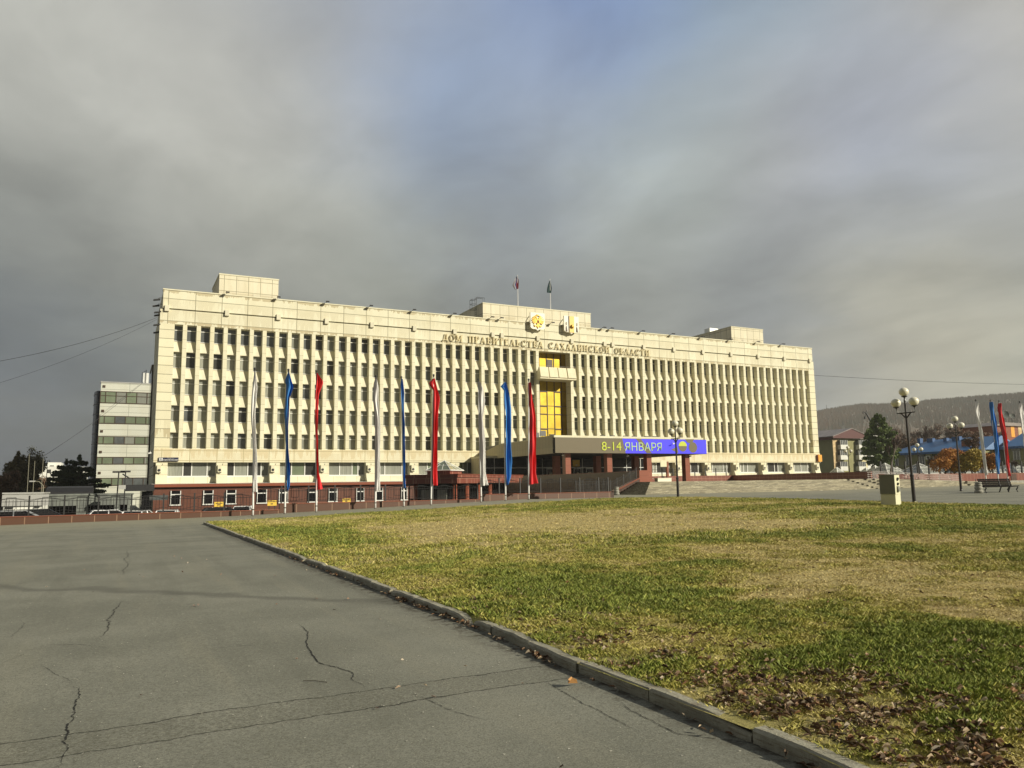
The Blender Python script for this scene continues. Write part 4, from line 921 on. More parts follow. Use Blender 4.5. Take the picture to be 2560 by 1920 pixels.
for idx,(cn_,bx_,by_,ty_,L,Rr) in enumerate(FL):
    YP=48.6; X=atY(bx_,by_,YP)[0]; zt=0
    zb0=float(h(X,YP))-.02
    if idx<9: 
        lean=[0.004,.009,0,.001,-.007,.006,-.007,-.004,0][idx]
        txp={0:636.7,1:721,2:790.6,3:939.8,4:1003,5:1084.2,6:1195.5,7:1260,8:1321.8}[idx]
        where='in front of the low granite wall'
        lab='%s banner pole from the left along the low wall, flying a long limp %s banner'%(fo[idx],cn_)
    else:
        txp={9:2438.7,10:2475.7,11:2497.5,12:2549.3}[idx]; lab='%s banner pole of the right hand group behind the bench, with a %s banner'%({9:'leftmost',10:'second',11:'third',12:'last'}[idx],cn_)
    tp=atY(txp,ty_,YP); root=rooted('flagpole',lab,'flagpole',(X,YP,zb0),'banner poles on the plaza')
    m_=MB(); m_.tube([(X,YP,zb0),(X+(tp[0]-X)*.02,YP,zb0+.6),(X+(tp[0]-X)*.5,YP,(zb0+tp[2])/2),(tp[0],YP,tp[2])],[.062,.06,.05,.032],8); part(m_,'pole','pole_white',root,smooth=True)
    m_=MB(); m_.sphere((tp[0],YP,tp[2]+.06),.075,10,8); m_.tube([(tp[0],YP,tp[2]-.1),(tp[0],YP,tp[2])],.05,8); part(m_,'finial','black_metal',root,smooth=True)
    m_=MB(); m_.lathe([(.1,0),(.1,.03),(.075,.05)],(X,YP,zb0),10); m_.lathe([(.075,.36),(.085,.38),(.075,.42)],(X,YP,zb0),10); m_.box(X-.1,X+.1,YP-.05,YP-.02,zb0+.36,zb0+.42); part(m_,'base_collar','mullion',root)
    n=46; wv=11; vs=[];fs=[]; ph=R.random()*6
    yl=[q[1] for q in L]; yr=[q[1] for q in Rr]
    for i in range(n+1):
        t=i/n; ly=yl[0]+(yl[-1]-yl[0])*t; ry=yr[0]+(yr[-1]-yr[0])*t
        lx=np.interp(ly,yl,[q[0] for q in L]); rx=np.interp(ry,yr,[q[0] for q in Rr]); 
        for j in range(wv):
            s=j/(wv-1); p=atY(lx+(rx-lx)*s,ly+(ry-ly)*s,YP)
            dep=.13*math.sin(s*8.5+ph+t*2.2)+.05*math.sin(s*17+ph*2-t*4)+.03*math.sin(t*23+s*5+ph)
            vs.append((p[0],YP-.1+dep,p[2]))
    for i in range(n):
        for j in range(wv-1): fs.append((i*wv+j,i*wv+j+1,(i+1)*wv+j+1,(i+1)*wv+j))
    m_=MB(); m_.add(vs,fs); part(m_,'banner','flag_'+cn_,root,smooth=True,fix=False)
# ---------------------------------------------------------------- street lamps
def make_lamp(L,name='street_lamp'):
    root=thing(name,'','lamp')
    m_=MB(); m_.lathe([(.10,0),(.10,.08),(.085,.12),(.08,1.28),(.095,1.3),(.095,1.36),(.06,1.42),(.052,L-1.5),(.04,L-1.15),(.04,L-.75),(.055,L-.7),(.035,L-.6),(.035,L-.5)],(0,0,0),12); part(m_,'pole','lamp_black',root,smooth=False)
    m_=MB()
    for s in (-1,1):
        m_.tube([(0,0,L-1.55),(0,s*.22,L-1.3),(0,s*.3,L-1.27)],.03,6); m_.tube([(0,0,L-1.27),(0,s*.45,L-1.27),(0,s*.47,L-1.2),(0,s*.45,L-1.0)],.028,6)
        m_.lathe([(.03,L-1.05),(.06,L-1.0),(.13,L-.985),(.15,L-.96)],(0,s*.45,0),10)
    m_.lathe([(.03,L-.56),(.06,L-.52),(.13,L-.5),(.15,L-.47)],(0,0,0),10)
    part(m_,'bracket','lamp_black',root)
    for y,z in ((-.45,L-.76),(.45,L-.76),(0,L-.26)):
        m_=MB(); m_.sphere((0,y,z),.225,20,14,.94); part(m_,'globe','globe',root,smooth=True)
    return root
for i,(px,py,L,lb) in enumerate(((1685,1247,5.25,'three globe street lamp at the lawn corner in front of the led screen'),(2286.3,1259.8,5.6,'nearest and tallest three globe street lamp beside the white cabinet'),(2403,1228,5.6,'three globe street lamp between the cabinet lamp and the banner poles'))):
    p=G(px,py); 
    if i==0: p=np.array([33.3,41.6,h(33.3,41.6)])
    lp=make_lamp(L); lp.location=tuple(p); lp['label']=lb; lp['group']='three globe street lamps'
    if i==1: lp.rotation_euler=(0,-.025,.1)
for px,py,D,lb in ((2123.5,1180,108,'small distant three globe lamp in front of the apartment block'),(2298.5,1180,90,'small distant three globe lamp in front of the blue roofed building')):
    p=atD(px,py,D); lp=make_lamp(4.2 if D>100 else 3.6); lp.location=(p[0],p[1],2.3); lp['label']=lb; lp['group']='three globe street lamps'
# ---------------------------------------------------------------- urns, bench, cabinet
def urn(x,y,label):
    root=thing('litter_urn',label,'litter bin',(x,y,float(h(x,y))),0,'stacked ring stone urns')
    m_=MB(); prof=[(.2,0)]
    for z0,z1,r_ in ((0,.2,.27),(.24,.44,.25),(.46,.6,.235),(.62,.74,.22)):
        prof+=[(r_-.05,z0),(r_-.01,z0+.03),(r_,(z0+z1)/2),(r_-.01,z1-.03),(r_-.05,z1)]
    prof+=[(.17,.74),(.16,.6)]
    m_.lathe(prof,(0,0,0),18); o=m_.build('ringed_body','conc',root,True); m_=MB(); m_.lathe([(.155,.5),(.155,.61)],(0,0,0),12); m_.build('liner','iron',root)
urn(40.2,58.9,'ringed concrete urn at the foot of the entrance steps'); pu=G(2447.5,1233); urn(pu[0],pu[1],'ringed concrete urn beside the black bench')
pb=G(2464,1233); bz=pb[2]; L=3.9
bench=rooted('park_bench','long black slatted bench with scrolled iron legs beside the urn','bench',(pb[0]+L/2,pb[1],bz))
m_=MB()
for i in range(5): m_.box(pb[0],pb[0]+L,pb[1]+.06+.115*i,pb[1]+.17+.115*i,bz+.40-.008*i,bz+.46-.008*i)
part(m_,'seat','wood_dark',bench); m_=MB()
for i in range(4): y=pb[1]+.58+.03*i; m_.box(pb[0]+.35,pb[0]+L,y,y+.04,bz+.45+.125*i,bz+.568+.125*i)
part(m_,'backrest','wood_dark',bench)
for t in (.12,2.6,3.6):
    m_=MB(); x=pb[0]+t
    m_.tube([(x,pb[1]+.05,bz+.42),(x,pb[1]+.0,bz+.33),(x,pb[1]+.1,bz+.2),(x,pb[1]+.02,bz)],.045,6); m_.tube([(x,pb[1]+.5,bz+.42),(x,pb[1]+.58,bz+.25),(x,pb[1]+.68,bz)],.045,6)
    m_.tube([(x,pb[1]+.02,bz+.43),(x,pb[1]+.55,bz+.43),(x,pb[1]+.7,bz+.95)],.025,6); part(m_,'leg','black_metal',bench)
pc=G(2228,1269); ang=math.radians(-73)
cab=thing('electric_cabinet','white electric distribution cabinet with sockets on its side, on a cream pedestal in the grass','cabinet',(pc[0]+.15,pc[1]+.1,float(h(pc[0],pc[1]))+.05),math.radians(-72))
m_=MB(); m_.hexa([(-.30,-.30,-.05),(.30,-.30,-.05),(.30,.30,-.05),(-.30,.30,-.05)],[(-.30,-.30,.5),(.30,-.30,.5),(.30,.30,.5),(-.30,.30,.5)]); m_.build('pedestal','box_cream',cab)
m_=MB(); m_.box(-.31,.31,-.285,.285,.505,1.32); m_.build('housing','box_cream',cab)
m_=MB(); m_.box(-.31,.31,-.31,-.286,.52,1.31); m_.build('front_door','box_gray',cab)
m_=MB(); m_.box(-.33,.33,-.32,.30,1.322,1.35); m_.build('top_cover','box_gray',cab)
for z in (1.15,.95,.68):
    m_=MB(); m_.tube([(.31,0,z),(.36,0,z-.02)],.06 if z<1.1 else .075,8); m_.build('socket','iron',cab)
m_=MB(); m_.hexa([(.31,-.12,.62),(.40,-.12,.62),(.40,.12,.62),(.31,.12,.62)],[(.31,-.1,.85),(.35,-.1,.85),(.35,.1,.85),(.31,.1,.85)]); m_.build('socket_hood','box_gray',cab)
m_=MB(); m_.tube([(-.31,.05,1.2),(-.40,.05,1.19)],.04,6); m_.build('socket','iron',cab); m_=MB(); m_.tube([(-.31,.0,.62),(-.38,.0,.6)],.05,6); m_.build('socket','iron',cab)
# ramp handrails
def handrail(y,x0,x1,z0,z1,label):
    root=rooted('handrail',label,'railing',((x0+x1)/2,y,z1),'ramp handrails')
    m_=MB(); n=9
    for i in range(n): t=i/(n-1); x=x0+(x1-x0)*t; z=z0+(z1-z0)*t; m_.tube([(x,y,z-.15),(x,y,z+1.02)],.035,6)
    part(m_,'baluster','steel',root); m_=MB()
    for q in (.3,.55,.8,1.05): m_.tube([(x0-.2,y,z0+q),(x1+.3,y,z1+q)],.03,6)
    part(m_,'rail','steel',root)
handrail(68.2,85.0,103.5,1.6,.98,'steel ramp handrail against the sunlit red wall'); handrail(66.0,83.2,100.0,1.68,1.08,'front steel ramp handrail')
# ---------------------------------------------------------------- underpass pavilion with glass pyramid
uv=thing('underpass_pavilion','red granite pavilion with round columns and a glass pyramid roof light behind the fence','building',(25.1,60,0),math.radians(40))
def lp_(m_,n_,mt_,par=None,sm=False): return fixn(m_.build(n_,mt_,par or uv,sm))
m_=MB(); m_.box(0,13.9,0,4.9,1.9,2.38); lp_(m_,'lower_fascia','granite_pav')
m_=MB(); m_.box(-.12,14.0,-.12,5.0,2.385,2.62); lp_(m_,'upper_fascia','granite_pav')
m_=MB(); m_.box(-.2,14.05,-.2,5.05,2.624,2.68); lp_(m_,'roof_edge','granite_column')
m_=MB(); m_.box(1.23,3.45,1.31,3.55,2.684,3.02); lp_(m_,'drum','granite_pav')
cs=[(1.1,1.18,3.024),(3.58,1.18,3.024),(3.58,3.68,3.024),(1.1,3.68,3.024)]; c_=(2.34,2.43,3.9)
m_=MB(); m_.add(cs+[c_],[(0,1,4),(1,2,4),(2,3,4),(3,0,4)]); py=lp_(m_,'pyramid_glass','glass_green')
m_=MB()
for i in range(4):
    p,q=np.array(cs[i]),np.array(cs[(i+1)%4]); c2=np.array(c_); m_.tube([p,c2],.035,5); m_.tube([p,q],.05,5)
    for t in (.33,.66): e=p+(q-p)*t; m_.tube([e,e+(c2-e)*.62],.02,4)
    m_.tube([p+(c2-p)*.5,q+(c2-q)*.5],.02,4)
lp_(m_,'glazing_bar','white_frame',py)
for x,y in ((.45,.45),(2.7,.45),(5.0,.45),(7.4,.45),(.45,4.2)):
    m_=MB(); m_.lathe([(.24,-.95),(.24,.3),(.2,.32),(.2,1.9)],(x,y,0),14); lp_(m_,'column','granite_column',None,True)
m_=MB(); m_.box(1.6,13.8,1.6,4.8,-.95,1.89); lp_(m_,'dark_interior','glass_black')
for y in (1.8,3.4): m_=MB(); m_.box(1.52,1.58,y,y+.9,.2,1.4); lp_(m_,'window','glass_curtain')
# ---------------------------------------------------------------- annex and link block
def annex():
    Y=166.0; a=atY(253,955.5,Y); b_=atY(382,960,Y); x0,x1=a[0],b_[0]; zt=a[2]; z0=-1.6
    root=rooted('office_annex','white panelled office annex with six green ribbon windows left of the main building','building',((x0+x1)/2,Y,z0))
    m_=MB(); m_.box(x0,x1,Y,Y+22,z0,zt); part(m_,'wall','annex_white',root)
    m_=MB(); m_.box(x0-.1,x1+.1,Y-.1,Y+22.1,zt,zt+.18); part(m_,'roof_edge','aluminium',root)
    bands=[(980,1008),(1041,1059),(1091.5,1110),(1143,1160),(1195,1213)]
    mm=[4.2,8.1,12.1,16.1,20.0]
    W_=x1-x0; frac=[0,.1,.3,.5,.7,.9,1.0]
    zz=[]
    for i in range(5):
        t_,b2=bands[i]; zt_=atY(300,t_,Y)[2]; zb2=atY(300,b2,Y)[2]
        m_=MB(); ks=['glass_green','glass_gray','glass_blind']; rr2=random.Random(i+5)
        for j in range(6):
            m_.cur=[0,0,0,1,0,2][rr2.randrange(6)] if i<4 else (0 if j<3 else 1)
            m_.box(x0+W_*frac[j],x0+W_*frac[j+1],Y-.06,Y-.0,zb2,zt_)
        o=part(m_,'ribbon_window',ks,root)
        m_=MB()
        for f_ in frac: m_.box(x0+W_*f_-.06,x0+W_*f_+.06,Y-.14,Y-.06,zb2,zt_)
        m_.box(x0,x1,Y-.13,Y-.06,zb2-.06,zb2+.06); m_.box(x0,x1,Y-.13,Y-.06,zt_-.06,zt_+.06)
        if i==0: m_.box(x0,x1,Y-.13,Y-.06,zt_-.85,zt_-.75)
        part(m_,'frame','mullion',o)
        m_=MB(); m_.box(x0+W_*.035,x0+W_*.085,Y-.12,Y,zt_+.75,zt_+1.2); part(m_,'vent','mullion',root)
    # curved blue glass flank
    m_=MB(); prof=[(x0-.1,Y+1.0)]+[(x0-.1-1.1*math.sin(t*math.pi/12),Y+1.0+4*(1-math.cos(t*math.pi/12))) for t in range(1,7)]+[(x0-1.2,Y+20),(x0-.1,Y+20)]
    m_.prism(prof,'z',z0,atY(240,975,Y)[2]); o=part(m_,'glass_flank','blue_glass',root)
    m_=MB(); zz=z0+1
    while zz<atY(240,975,Y)[2]:
        m_.tube([(p[0]-.02,p[1]-.04,zz) for p in prof[:8]],.05,4); zz+=1.9
    part(m_,'frame','mullion',o)
    # roof aerial unit
    m_=MB(); m_.box(x1-1.7,x1-.7,Y+3,Y+4,zt,zt+2.6); part(m_,'roof_cabinet','white_frame',root)
    m_=MB(); m_.tube([(x1-1.2,Y+2.8,zt),(x1-1.2,Y+2.8,zt+3.2)],.06,5); m_.tube([(x1-3.4,Y+2.8,zt+.5),(x1-.4,Y+2.8,zt+.5)],.05,4); m_.tube([(x1-1.9,Y+2.8,zt),(x1-1.9,Y+2.8,zt+2.6),(x1-1.2,Y+2.8,zt+3.0)],.05,4); part(m_,'aerial','iron',root)
annex()
lk=rooted('link_block','narrow dark glass link block between the white annex and the main building','building',(4,118,0))
zl=atY(388,915,118)[2]; xl0=atY(379,960,118)[0]
m_=MB(); m_.box(xl0,12,118,126,-1.6,zl); part(m_,'glazing','glass_gray',lk)
m_=MB(); z=.5
while z<zl: m_.box(xl0-.03,12,117.92,118,z,z+.08); z+=1.6
for i in range(4): m_.box(xl0-.04+.85*i,xl0+.06+.85*i,117.9,117.99,-1.6,zl)
m_.box(xl0-.1,12.1,117.85,126,zl,zl+.15)
part(m_,'mullion','mullion',lk)
dg=rooted('dark_porch','black flat roofed porch between the granite base and the grey garage','building',(1,88,0))
m_=MB(); a=atY(316,1212,88); b_=atY(386,1227,88); m_.box(a[0],3.3,88,98,b_[2],a[2]); part(m_,'roof','roof_black',dg)
m_=MB(); m_.box(a[0]+1.5,3.2,90,97.5,-1.6,b_[2]-.02); part(m_,'wall','glass_black',dg)
m_=MB(); m_.box(a[0]+2.2,a[0]+4.0,89.9,90,.7,1.2); part(m_,'window','glass_gray',dg)
gr=rooted('garage_block','low grey stained garage block with wide dark openings left of the building','building',(-5,80,-1.6))
a=atY(113,1236,80); b_=atY(332,1228,80)
m_=MB(); m_.box(a[0],b_[0],80,92,.45,a[2]-.15); part(m_,'fascia','gray_wall',gr)
zo=.44
m_=MB(); m_.box(a[0]+.2,b_[0]-.2,82,91.8,-1.6,zo); part(m_,'dark_interior','glass_black',gr)
m_=MB()
for p0,p1 in ((113,122),(191,220),(286,299),(318,325)):
    xa_=atY(p0,1270,80)[0]; xb_=atY(p1,1270,80)[0]; m_.box(xa_,xb_,80.02,82.5,-1.6,zo)
part(m_,'pier','gray_wall',gr)
m_=MB(); m_.box(a[0]-.1,b_[0]+.1,79.9,92,a[2]-.148,a[2]); part(m_,'roof','gray_wall',gr)
A=atY(115,1222,93); B=atY(232,1216,93); m_=MB(); m_.prism([(93,-.9),(93,A[2]-.35),(93.6,A[2]+.1),(96,A[2]+.25),(98,A[2]),(98,-.9)],'x',A[0],B[0]); part(m_,'rear_roof','roof_black',gr)
kk=rooted('white_kiosk','small white panelled guard kiosk with two dark windows behind the fence','building',(-17,62,-1.6))
a=atY(10,1237,62); b_=atY(107,1234,62); x0,x1,zt=a[0],b_[0],b_[2]
m_=MB(); m_.box(x0,x1,62,67,-1.6,zt); part(m_,'wall','white_wall',kk)
m_=MB(); m_.box(x0-.1,x1+.1,61.9,67.1,zt,zt+.1); m_.box(x0-.08,x0+2.6,61.85,61.99,zt-.8,zt-.05); part(m_,'roof_edge','aluminium',kk)
for p0,p1,q0,q1 in ((15,32,1250,1269),(88,98,1249,1267)):
    A=atY(p0,q0,61.9);B=atY(p1,q1,61.9); m_=MB(); m_.box(A[0],B[0],61.93,61.98,B[2],A[2]); o=part(m_,'window','glass_dark',kk)
    m_=MB(); m_.box(A[0]-.04,B[0]+.04,61.88,61.93,A[2],A[2]+.05); m_.box(A[0]-.04,B[0]+.04,61.88,61.93,B[2]-.05,B[2]); part(m_,'frame','iron',o)
# ---------------------------------------------------------------- cars in the lower yard
def car(x,y,rz,mt_,label,z=-1.6):
    root=thing('parked_car',label,'car',(x,y,z),rz,'cars in the lower yard')
    body=[(-2.15,.35),(-2.2,.75),(-2.1,.95),(-1.9,1.0),(1.05,1.0),(2.0,.88),(2.2,.7),(2.2,.35)]
    m_=MB(); m_.prism([(a,b) for a,b in body],'y',-.86,.86); o=m_.build('body',mt_,root); fixn(o)
    m_=MB(); m_.hexa([(-1.85,-.8,1.0),(1.05,-.8,1.0),(1.05,.8,1.0),(-1.85,.8,1.0)],[(-1.45,-.62,1.44),(.25,-.62,1.44),(.25,.62,1.44),(-1.45,.62,1.44)]); o2=m_.build('glasshouse','glass_black',root)
    m_=MB(); m_.box(-1.45,.28,-.63,.63,1.441,1.5)
    for sx in (-1,1): m_.tube([(-1.87,sx*.8,1.0),(-1.45,sx*.63,1.46)],.045,4); m_.tube([(1.07,sx*.8,1.0),(.26,sx*.63,1.46)],.045,4); m_.tube([(-.4,sx*.8,1.0),(-.4,sx*.63,1.46)],.04,4)
    m_.build('roof',mt_,root)
    for xx in (-1.35,1.35):
        for yy in (-.8,.8):
            m_=MB(); m_.tube([(xx,yy-.1,.33),(xx,yy+.1,.33)],.33,14); o=m_.build('wheel','tyre',root); m_=MB(); m_.tube([(xx,yy-.11,.33),(xx,yy+.11,.33)],.19,10); m_.build('rim','rim',o)
    for yy in (-.62,.62): m_=MB(); m_.box(2.17,2.23,yy-.2,yy+.2,.68,.82); m_.build('headlight','headlight',root)
cars=[(22,1275,60,0.25,'car_dark','dark car in front of the kiosk, leftmost in the yard'),(54,1279,58,.05,'car_silver','silver and dark car in front of the kiosk door'),(108,1277,62,.2,'car_dark','dark car beside the garage block corner'),
(283,1280,71,.1,'car_white','white car whose roof shows above the low wall at the garage'),(350,1284,66,1.2,'car_white','white car beside the left corner of the granite base'),(421,1281,66,1.4,'car_white','white car below the street sign'),(610,1275,74,1.3,'car_white','white car between the first two banner poles'),(562,1272,70,.1,'car_dark','dark car below the first yellow board')]
for px,py,Y,rz,mt_,lb in cars:
    q=atY(px,py,Y); car(q[0],Y,rz,mt_,lb,-.95 if px<200 else -1.3)
for i,(p0,p1,q0,q1) in enumerate(((536,560,1255,1266.5),(669,691.5,1251,1264),(856.5,876.5,1246.5,1257))):
    Y=70; A=atY(p0,q0,Y);B=atY(p1,q1,Y); root=rooted('yellow_board','%s yellow notice board from the left standing behind the fence'%ords[i],'sign',((A[0]+B[0])/2,Y,-1.6),'yellow boards in the yard')
    m_=MB(); m_.box(A[0],B[0],Y,Y+.06,B[2],A[2]); part(m_,'board','yellow_sign',root)
    w_=B[0]-A[0]; m_=MB(); m_.box(A[0]+.15*w_,A[0]+.85*w_,Y-.02,Y,A[2]-.14,A[2]-.09); m_.box(A[0]+.35*w_,A[0]+.6*w_,Y-.02,Y,B[2]+.12,B[2]+.2); part(m_,'marking','mullion',root)
    m_=MB(); m_.box(A[0]+.1,A[0]+.17,Y+.06,Y+.12,-1.6,A[2]-.1); m_.box(B[0]-.17,B[0]-.1,Y+.06,Y+.12,-1.6,A[2]-.1); part(m_,'leg','iron',root)
tb=rooted('transformer_post','black double pole carrying a grey transformer box in front of the annex','pole',(-1,77,-1.6))
m_=MB(); A=atY(297,1182,77); B=atY(314,1181,77)
m_.tube([(A[0]-.1,77,-1.6),(A[0],77,A[2])],.06,6); m_.tube([(B[0],77,-1.6),(B[0],77,B[2])],.055,6); m_.box(A[0]-.5,A[0]+.5,76.8,77.2,A[2],A[2]+.15); m_.box(B[0]-.4,B[0]+.4,76.8,77.2,B[2],B[2]+.15); m_.tube([(A[0]+.3,77,A[2]-.1),(A[0]+.9,77,A[2]-.5)],.06,5); part(m_,'pole','iron',tb)
C1=atY(297,1213,77); C2=atY(314,1223,77); m_=MB(); m_.box(C1[0],C2[0],76.6,77.5,C2[2],C1[2]); part(m_,'box','aluminium',tb)
# ---------------------------------------------------------------- vegetation
def leaf_cloud(mb_v,centers,n,size,rnd,flat=1.0):
    """n small random triangles/quads scattered in ellipsoids centres [(x,y,z,rx,ry,rz,weight)]"""
    wts=np.array([c[6] for c in centers]); wts=wts/wts.sum(); idx=rnd.choice(len(centers),n,p=wts)
    C=np.array([c[:6] for c in centers])[idx]
    u=rnd.normal(size=(n,3)); u/=np.linalg.norm(u,axis=1)[:,None]; r=rnd.uniform(.35,1,n)**.6
    p=C[:,:3]+u*C[:,3:6]*r[:,None]*(1+rnd.normal(0,.07,(n,1)))
    a=rnd.normal(size=(n,3)); a/=np.linalg.norm(a,axis=1)[:,None]; b=rnd.normal(size=(n,3)); b-=a*(a*b).sum(1)[:,None]; b/=np.linalg.norm(b,axis=1)[:,None]
    s=size*rnd.uniform(.6,1.4,(n,1)); b=b*flat
    V=np.stack([p-a*s*.5,p-b*s*.25+a*s*.05,p+a*s*.5,p+b*s*.25],1)
    return V
def quads_mesh(name,V,mt_,parent=None,cols=None):
    n=V.shape[0]; k_=V.shape[1]; me=bpy.data.meshes.new(name); me.vertices.add(n*k_); me.vertices.foreach_set('co',V.reshape(-1).astype(np.float32))
    me.loops.add(n*k_); me.loops.foreach_set('vertex_index',np.arange(n*k_,dtype=np.int32)); me.polygons.add(n); me.polygons.foreach_set('loop_start',np.arange(0,n*k_,k_,dtype=np.int32)); 
    try: me.polygons.foreach_set('loop_total',np.full(n,k_,dtype=np.int32))
    except Exception: pass
    me.materials.append(M[mt_])
    if cols is not None:
        ca=me.color_attributes.new('Col','FLOAT_COLOR','POINT'); cc=np.repeat(np.concatenate([cols,np.ones((n,1))],1),k_,axis=0); ca.data.foreach_set('color',cc.reshape(-1).astype(np.float32))
    me.update(calc_edges=True); return link(name,me,parent)
def branches(root,H,spread,depth,rnd,mt_='twig',r0=.16,lean=(0,0),upb=.6,nb=4,rmin=.018,trunkmat='bark'):
    """tapered trunk, limbs and twigs; coordinates relative to root"""
    tr=MB(); tw=MB(); tips=[]
    def grow(p,d,L,r,lev):
        n=4; pts=[p]; q=p.copy(); dd=d.copy()
        for i in range(n):
            dd=dd+rnd.normal(0,.13,3); dd[2]+=.05; dd/=np.linalg.norm(dd); q=q+dd*L/n; pts.append(q.copy())
        rs=[max(rmin,r*(1-.6*i/n)) for i in range(n+1)]
        (tr if lev<2 else tw).tube(pts,rs,6 if lev<2 else 3,caps=False)
        if lev>=depth: tips.append(q); return
        kids=nb+(2 if lev==0 else 0)
        for j in range(kids):
            t=rnd.uniform(.35,1) if lev==0 else rnd.uniform(.25,1); base=pts[min(n,int(t*n))]
            a=rnd.uniform(0,2*math.pi); e=rnd.uniform(.25,1.0)*upb+.15
            nd=np.array([math.cos(a)*spread,math.sin(a)*spread,e])*.8+dd*.5; nd/=np.linalg.norm(nd)
            grow(base,nd,L*rnd.uniform(.5,.72)*(1.0 if lev else .62),max(rmin,rs[2]*.62),lev+1)
    grow(np.array([0,0,0.]),np.array([lean[0],lean[1],1.])/np.linalg.norm([lean[0],lean[1],1.]),H*.62,r0,0)
    o=tr.build('trunk',trunkmat,root,True); o2=tw.build('twigs',mt_,root) if tw.v else None
    return tips,o2
def bare_tree(x,y,z,H,seed,label,mt_='twig',depth=4,leaves=None,nl=0,ls=.2,group=None,spread=.8,name='bare_tree',rmin=.02,trunk='bark',upb=.6,nb=4):
    rnd=np.random.RandomState(seed); root=thing(name,label,'tree',(x,y,z),0,group)
    tips,_=branches(root,H,spread,depth,rnd,mt_,r0=H*.016,rmin=rmin,trunkmat=trunk,upb=upb,nb=nb)
    if leaves and tips:
        T_=np.array(tips); cen=[(t[0],t[1],t[2],H*.06,H*.06,H*.05,1) for t in T_]
        V=leaf_cloud(None,cen,nl,ls,rnd); quads_mesh('foliage',V,leaves,root)
    return root
def conifer(x,y,z,H,Rm,seed,label,mt_='leaf_pine',n=9000,ls=.35,tiers=11,group=None,top=1.0,name='pine_tree',bare=.12,power=.75):
    rnd=np.random.RandomState(seed); root=thing(name,label,'tree',(x,y,z),0,group)
    m_=MB(); m_.tube([(0,0,0),(0,0,H*.5),(0,0,H*.97)],[H*.018,H*.012,.03],6); cen=[]
    for i in range(tiers):
        t=i/(tiers-1); zc=H*(bare+(1-bare)*.97*t); rr_=(Rm*(1-t)**power*(.75+.5*rnd.rand())+.12*Rm*(1-t)+.15 if power>0 else Rm*(.28+.85*math.sin(math.pi*min(1,t*.92+.08))**.8)*(.8+.35*rnd.rand())*(1 if t<.8 else .75))
        nb_=rnd.randint(4,7); a0=rnd.uniform(0,6.28)
        for j in range(nb_):
            a=a0+6.283*j/nb_+rnd.normal(0,.2); L=rr_*rnd.uniform(.7,1.1); dz=rnd.uniform(-.04,.12)*H*.3
            m_.tube([(0,0,zc),(math.cos(a)*L*.8,math.sin(a)*L*.8,zc+dz)],[.05,.02],3,caps=False)
            for s in (.35,.62,.88): cen.append((math.cos(a)*L*s,math.sin(a)*L*s,zc+dz*s,L*.22,L*.22,H*.022+.1,s*L))
    cen.append((0,0,H*.97,.25,.25,H*.04,Rm*.3))
    m_.build('trunk','bark',root); V=leaf_cloud(None,cen,n,ls,rnd); quads_mesh('foliage',V,mt_,root); return root
def bush(x,y,z,rx,ry,rz,seed,label,mt_,n=2500,ls=.18,name='bush',cat='shrub',group=None,mt2=None):
    rnd=np.random.RandomState(seed); root=thing(name,label,cat,(x,y,z),0,group)
    m_=MB(); cen=[]
    for i in range(9):
        a=rnd.uniform(0,6.28); q=rnd.uniform(0,.75); c=(rx*q*math.cos(a),ry*q*math.sin(a),rz*rnd.uniform(.5,1.25)); cen.append((*c,rx*.38,ry*.38,rz*.42,1))
        m_.tube([(0,0,0),(c[0]*.6,c[1]*.6,c[2]*.5),c],[.05,.03,.015],4,caps=False)
    m_.build('stems','bark',root); V=leaf_cloud(None,cen,n,ls,rnd); quads_mesh('foliage',V,mt_,root); return root
# left group
def base(px,py,D,z=-1.6):
    q=atD(px,py,D); return q
def treeat(px,pybase,pytop,D,fn,*a,**k_):
    q=atD(px,pybase,D); t=atD(px,pytop,D); return fn(q[0],q[1],q[2],t[2]-q[2],*a,**k_)
GL='trees left of the building'
treeat(20,1300,1122,118,lambda x,y,z,H:bare_tree(x,y,z,H,1,'tall dense dark tree at the left edge of the view','twig',4,'leaf_olive',9000,.42,GL,.7,'leafy_tree',.03))
treeat(47,1300,1104,120,lambda x,y,z,H:bare_tree(x,y,z,H,2,'tallest pale birch in the left tree group','twig',4,'leaf_birch',9000,.3,GL,.42,'birch_tree',.03,'bark_light',1.2))
treeat(35,1300,1130,112,lambda x,y,z,H:conifer(x,y,z,H,4.2,3,'dark spruce in the middle of the left tree group','leaf_olive',16000,.45,13,GL,name='spruce_tree',bare=.05))
treeat(62,1300,1140,114,lambda x,y,z,H:conifer(x,y,z,H,3.2,33,'dark narrow spruce beside the second birch','leaf_olive',12000,.42,13,GL,name='spruce_tree',bare=.05))
treeat(74,1300,1108,124,lambda x,y,z,H:bare_tree(x,y,z,H,4,'slender pale birch, right one of the two tall birches','twig',4,'leaf_birch',5200,.28,GL,.4,'birch_tree',.03,'bark_light',1.3))
treeat(3,1300,1160,108,lambda x,y,z,H:bare_tree(x,y,z,H,5,'yellowing tree cut by the left edge of the view','twig',4,'leaf_brown',7000,.4,GL,.8,'leafy_tree',.03))
treeat(190,1296,1141,100,lambda x,y,z,H:conifer(x,y,z,H,4.3,6,'nearly black pine with layered boughs, right of a pair','leaf_pine',15000,.34,9,'dark pines beside the annex',bare=.22))
treeat(158,1296,1152,101,lambda x,y,z,H:conifer(x,y,z,H,4.0,7,'nearly black lower pine, left of a pair','leaf_pine',11000,.34,8,'dark pines beside the annex',bare=.28))
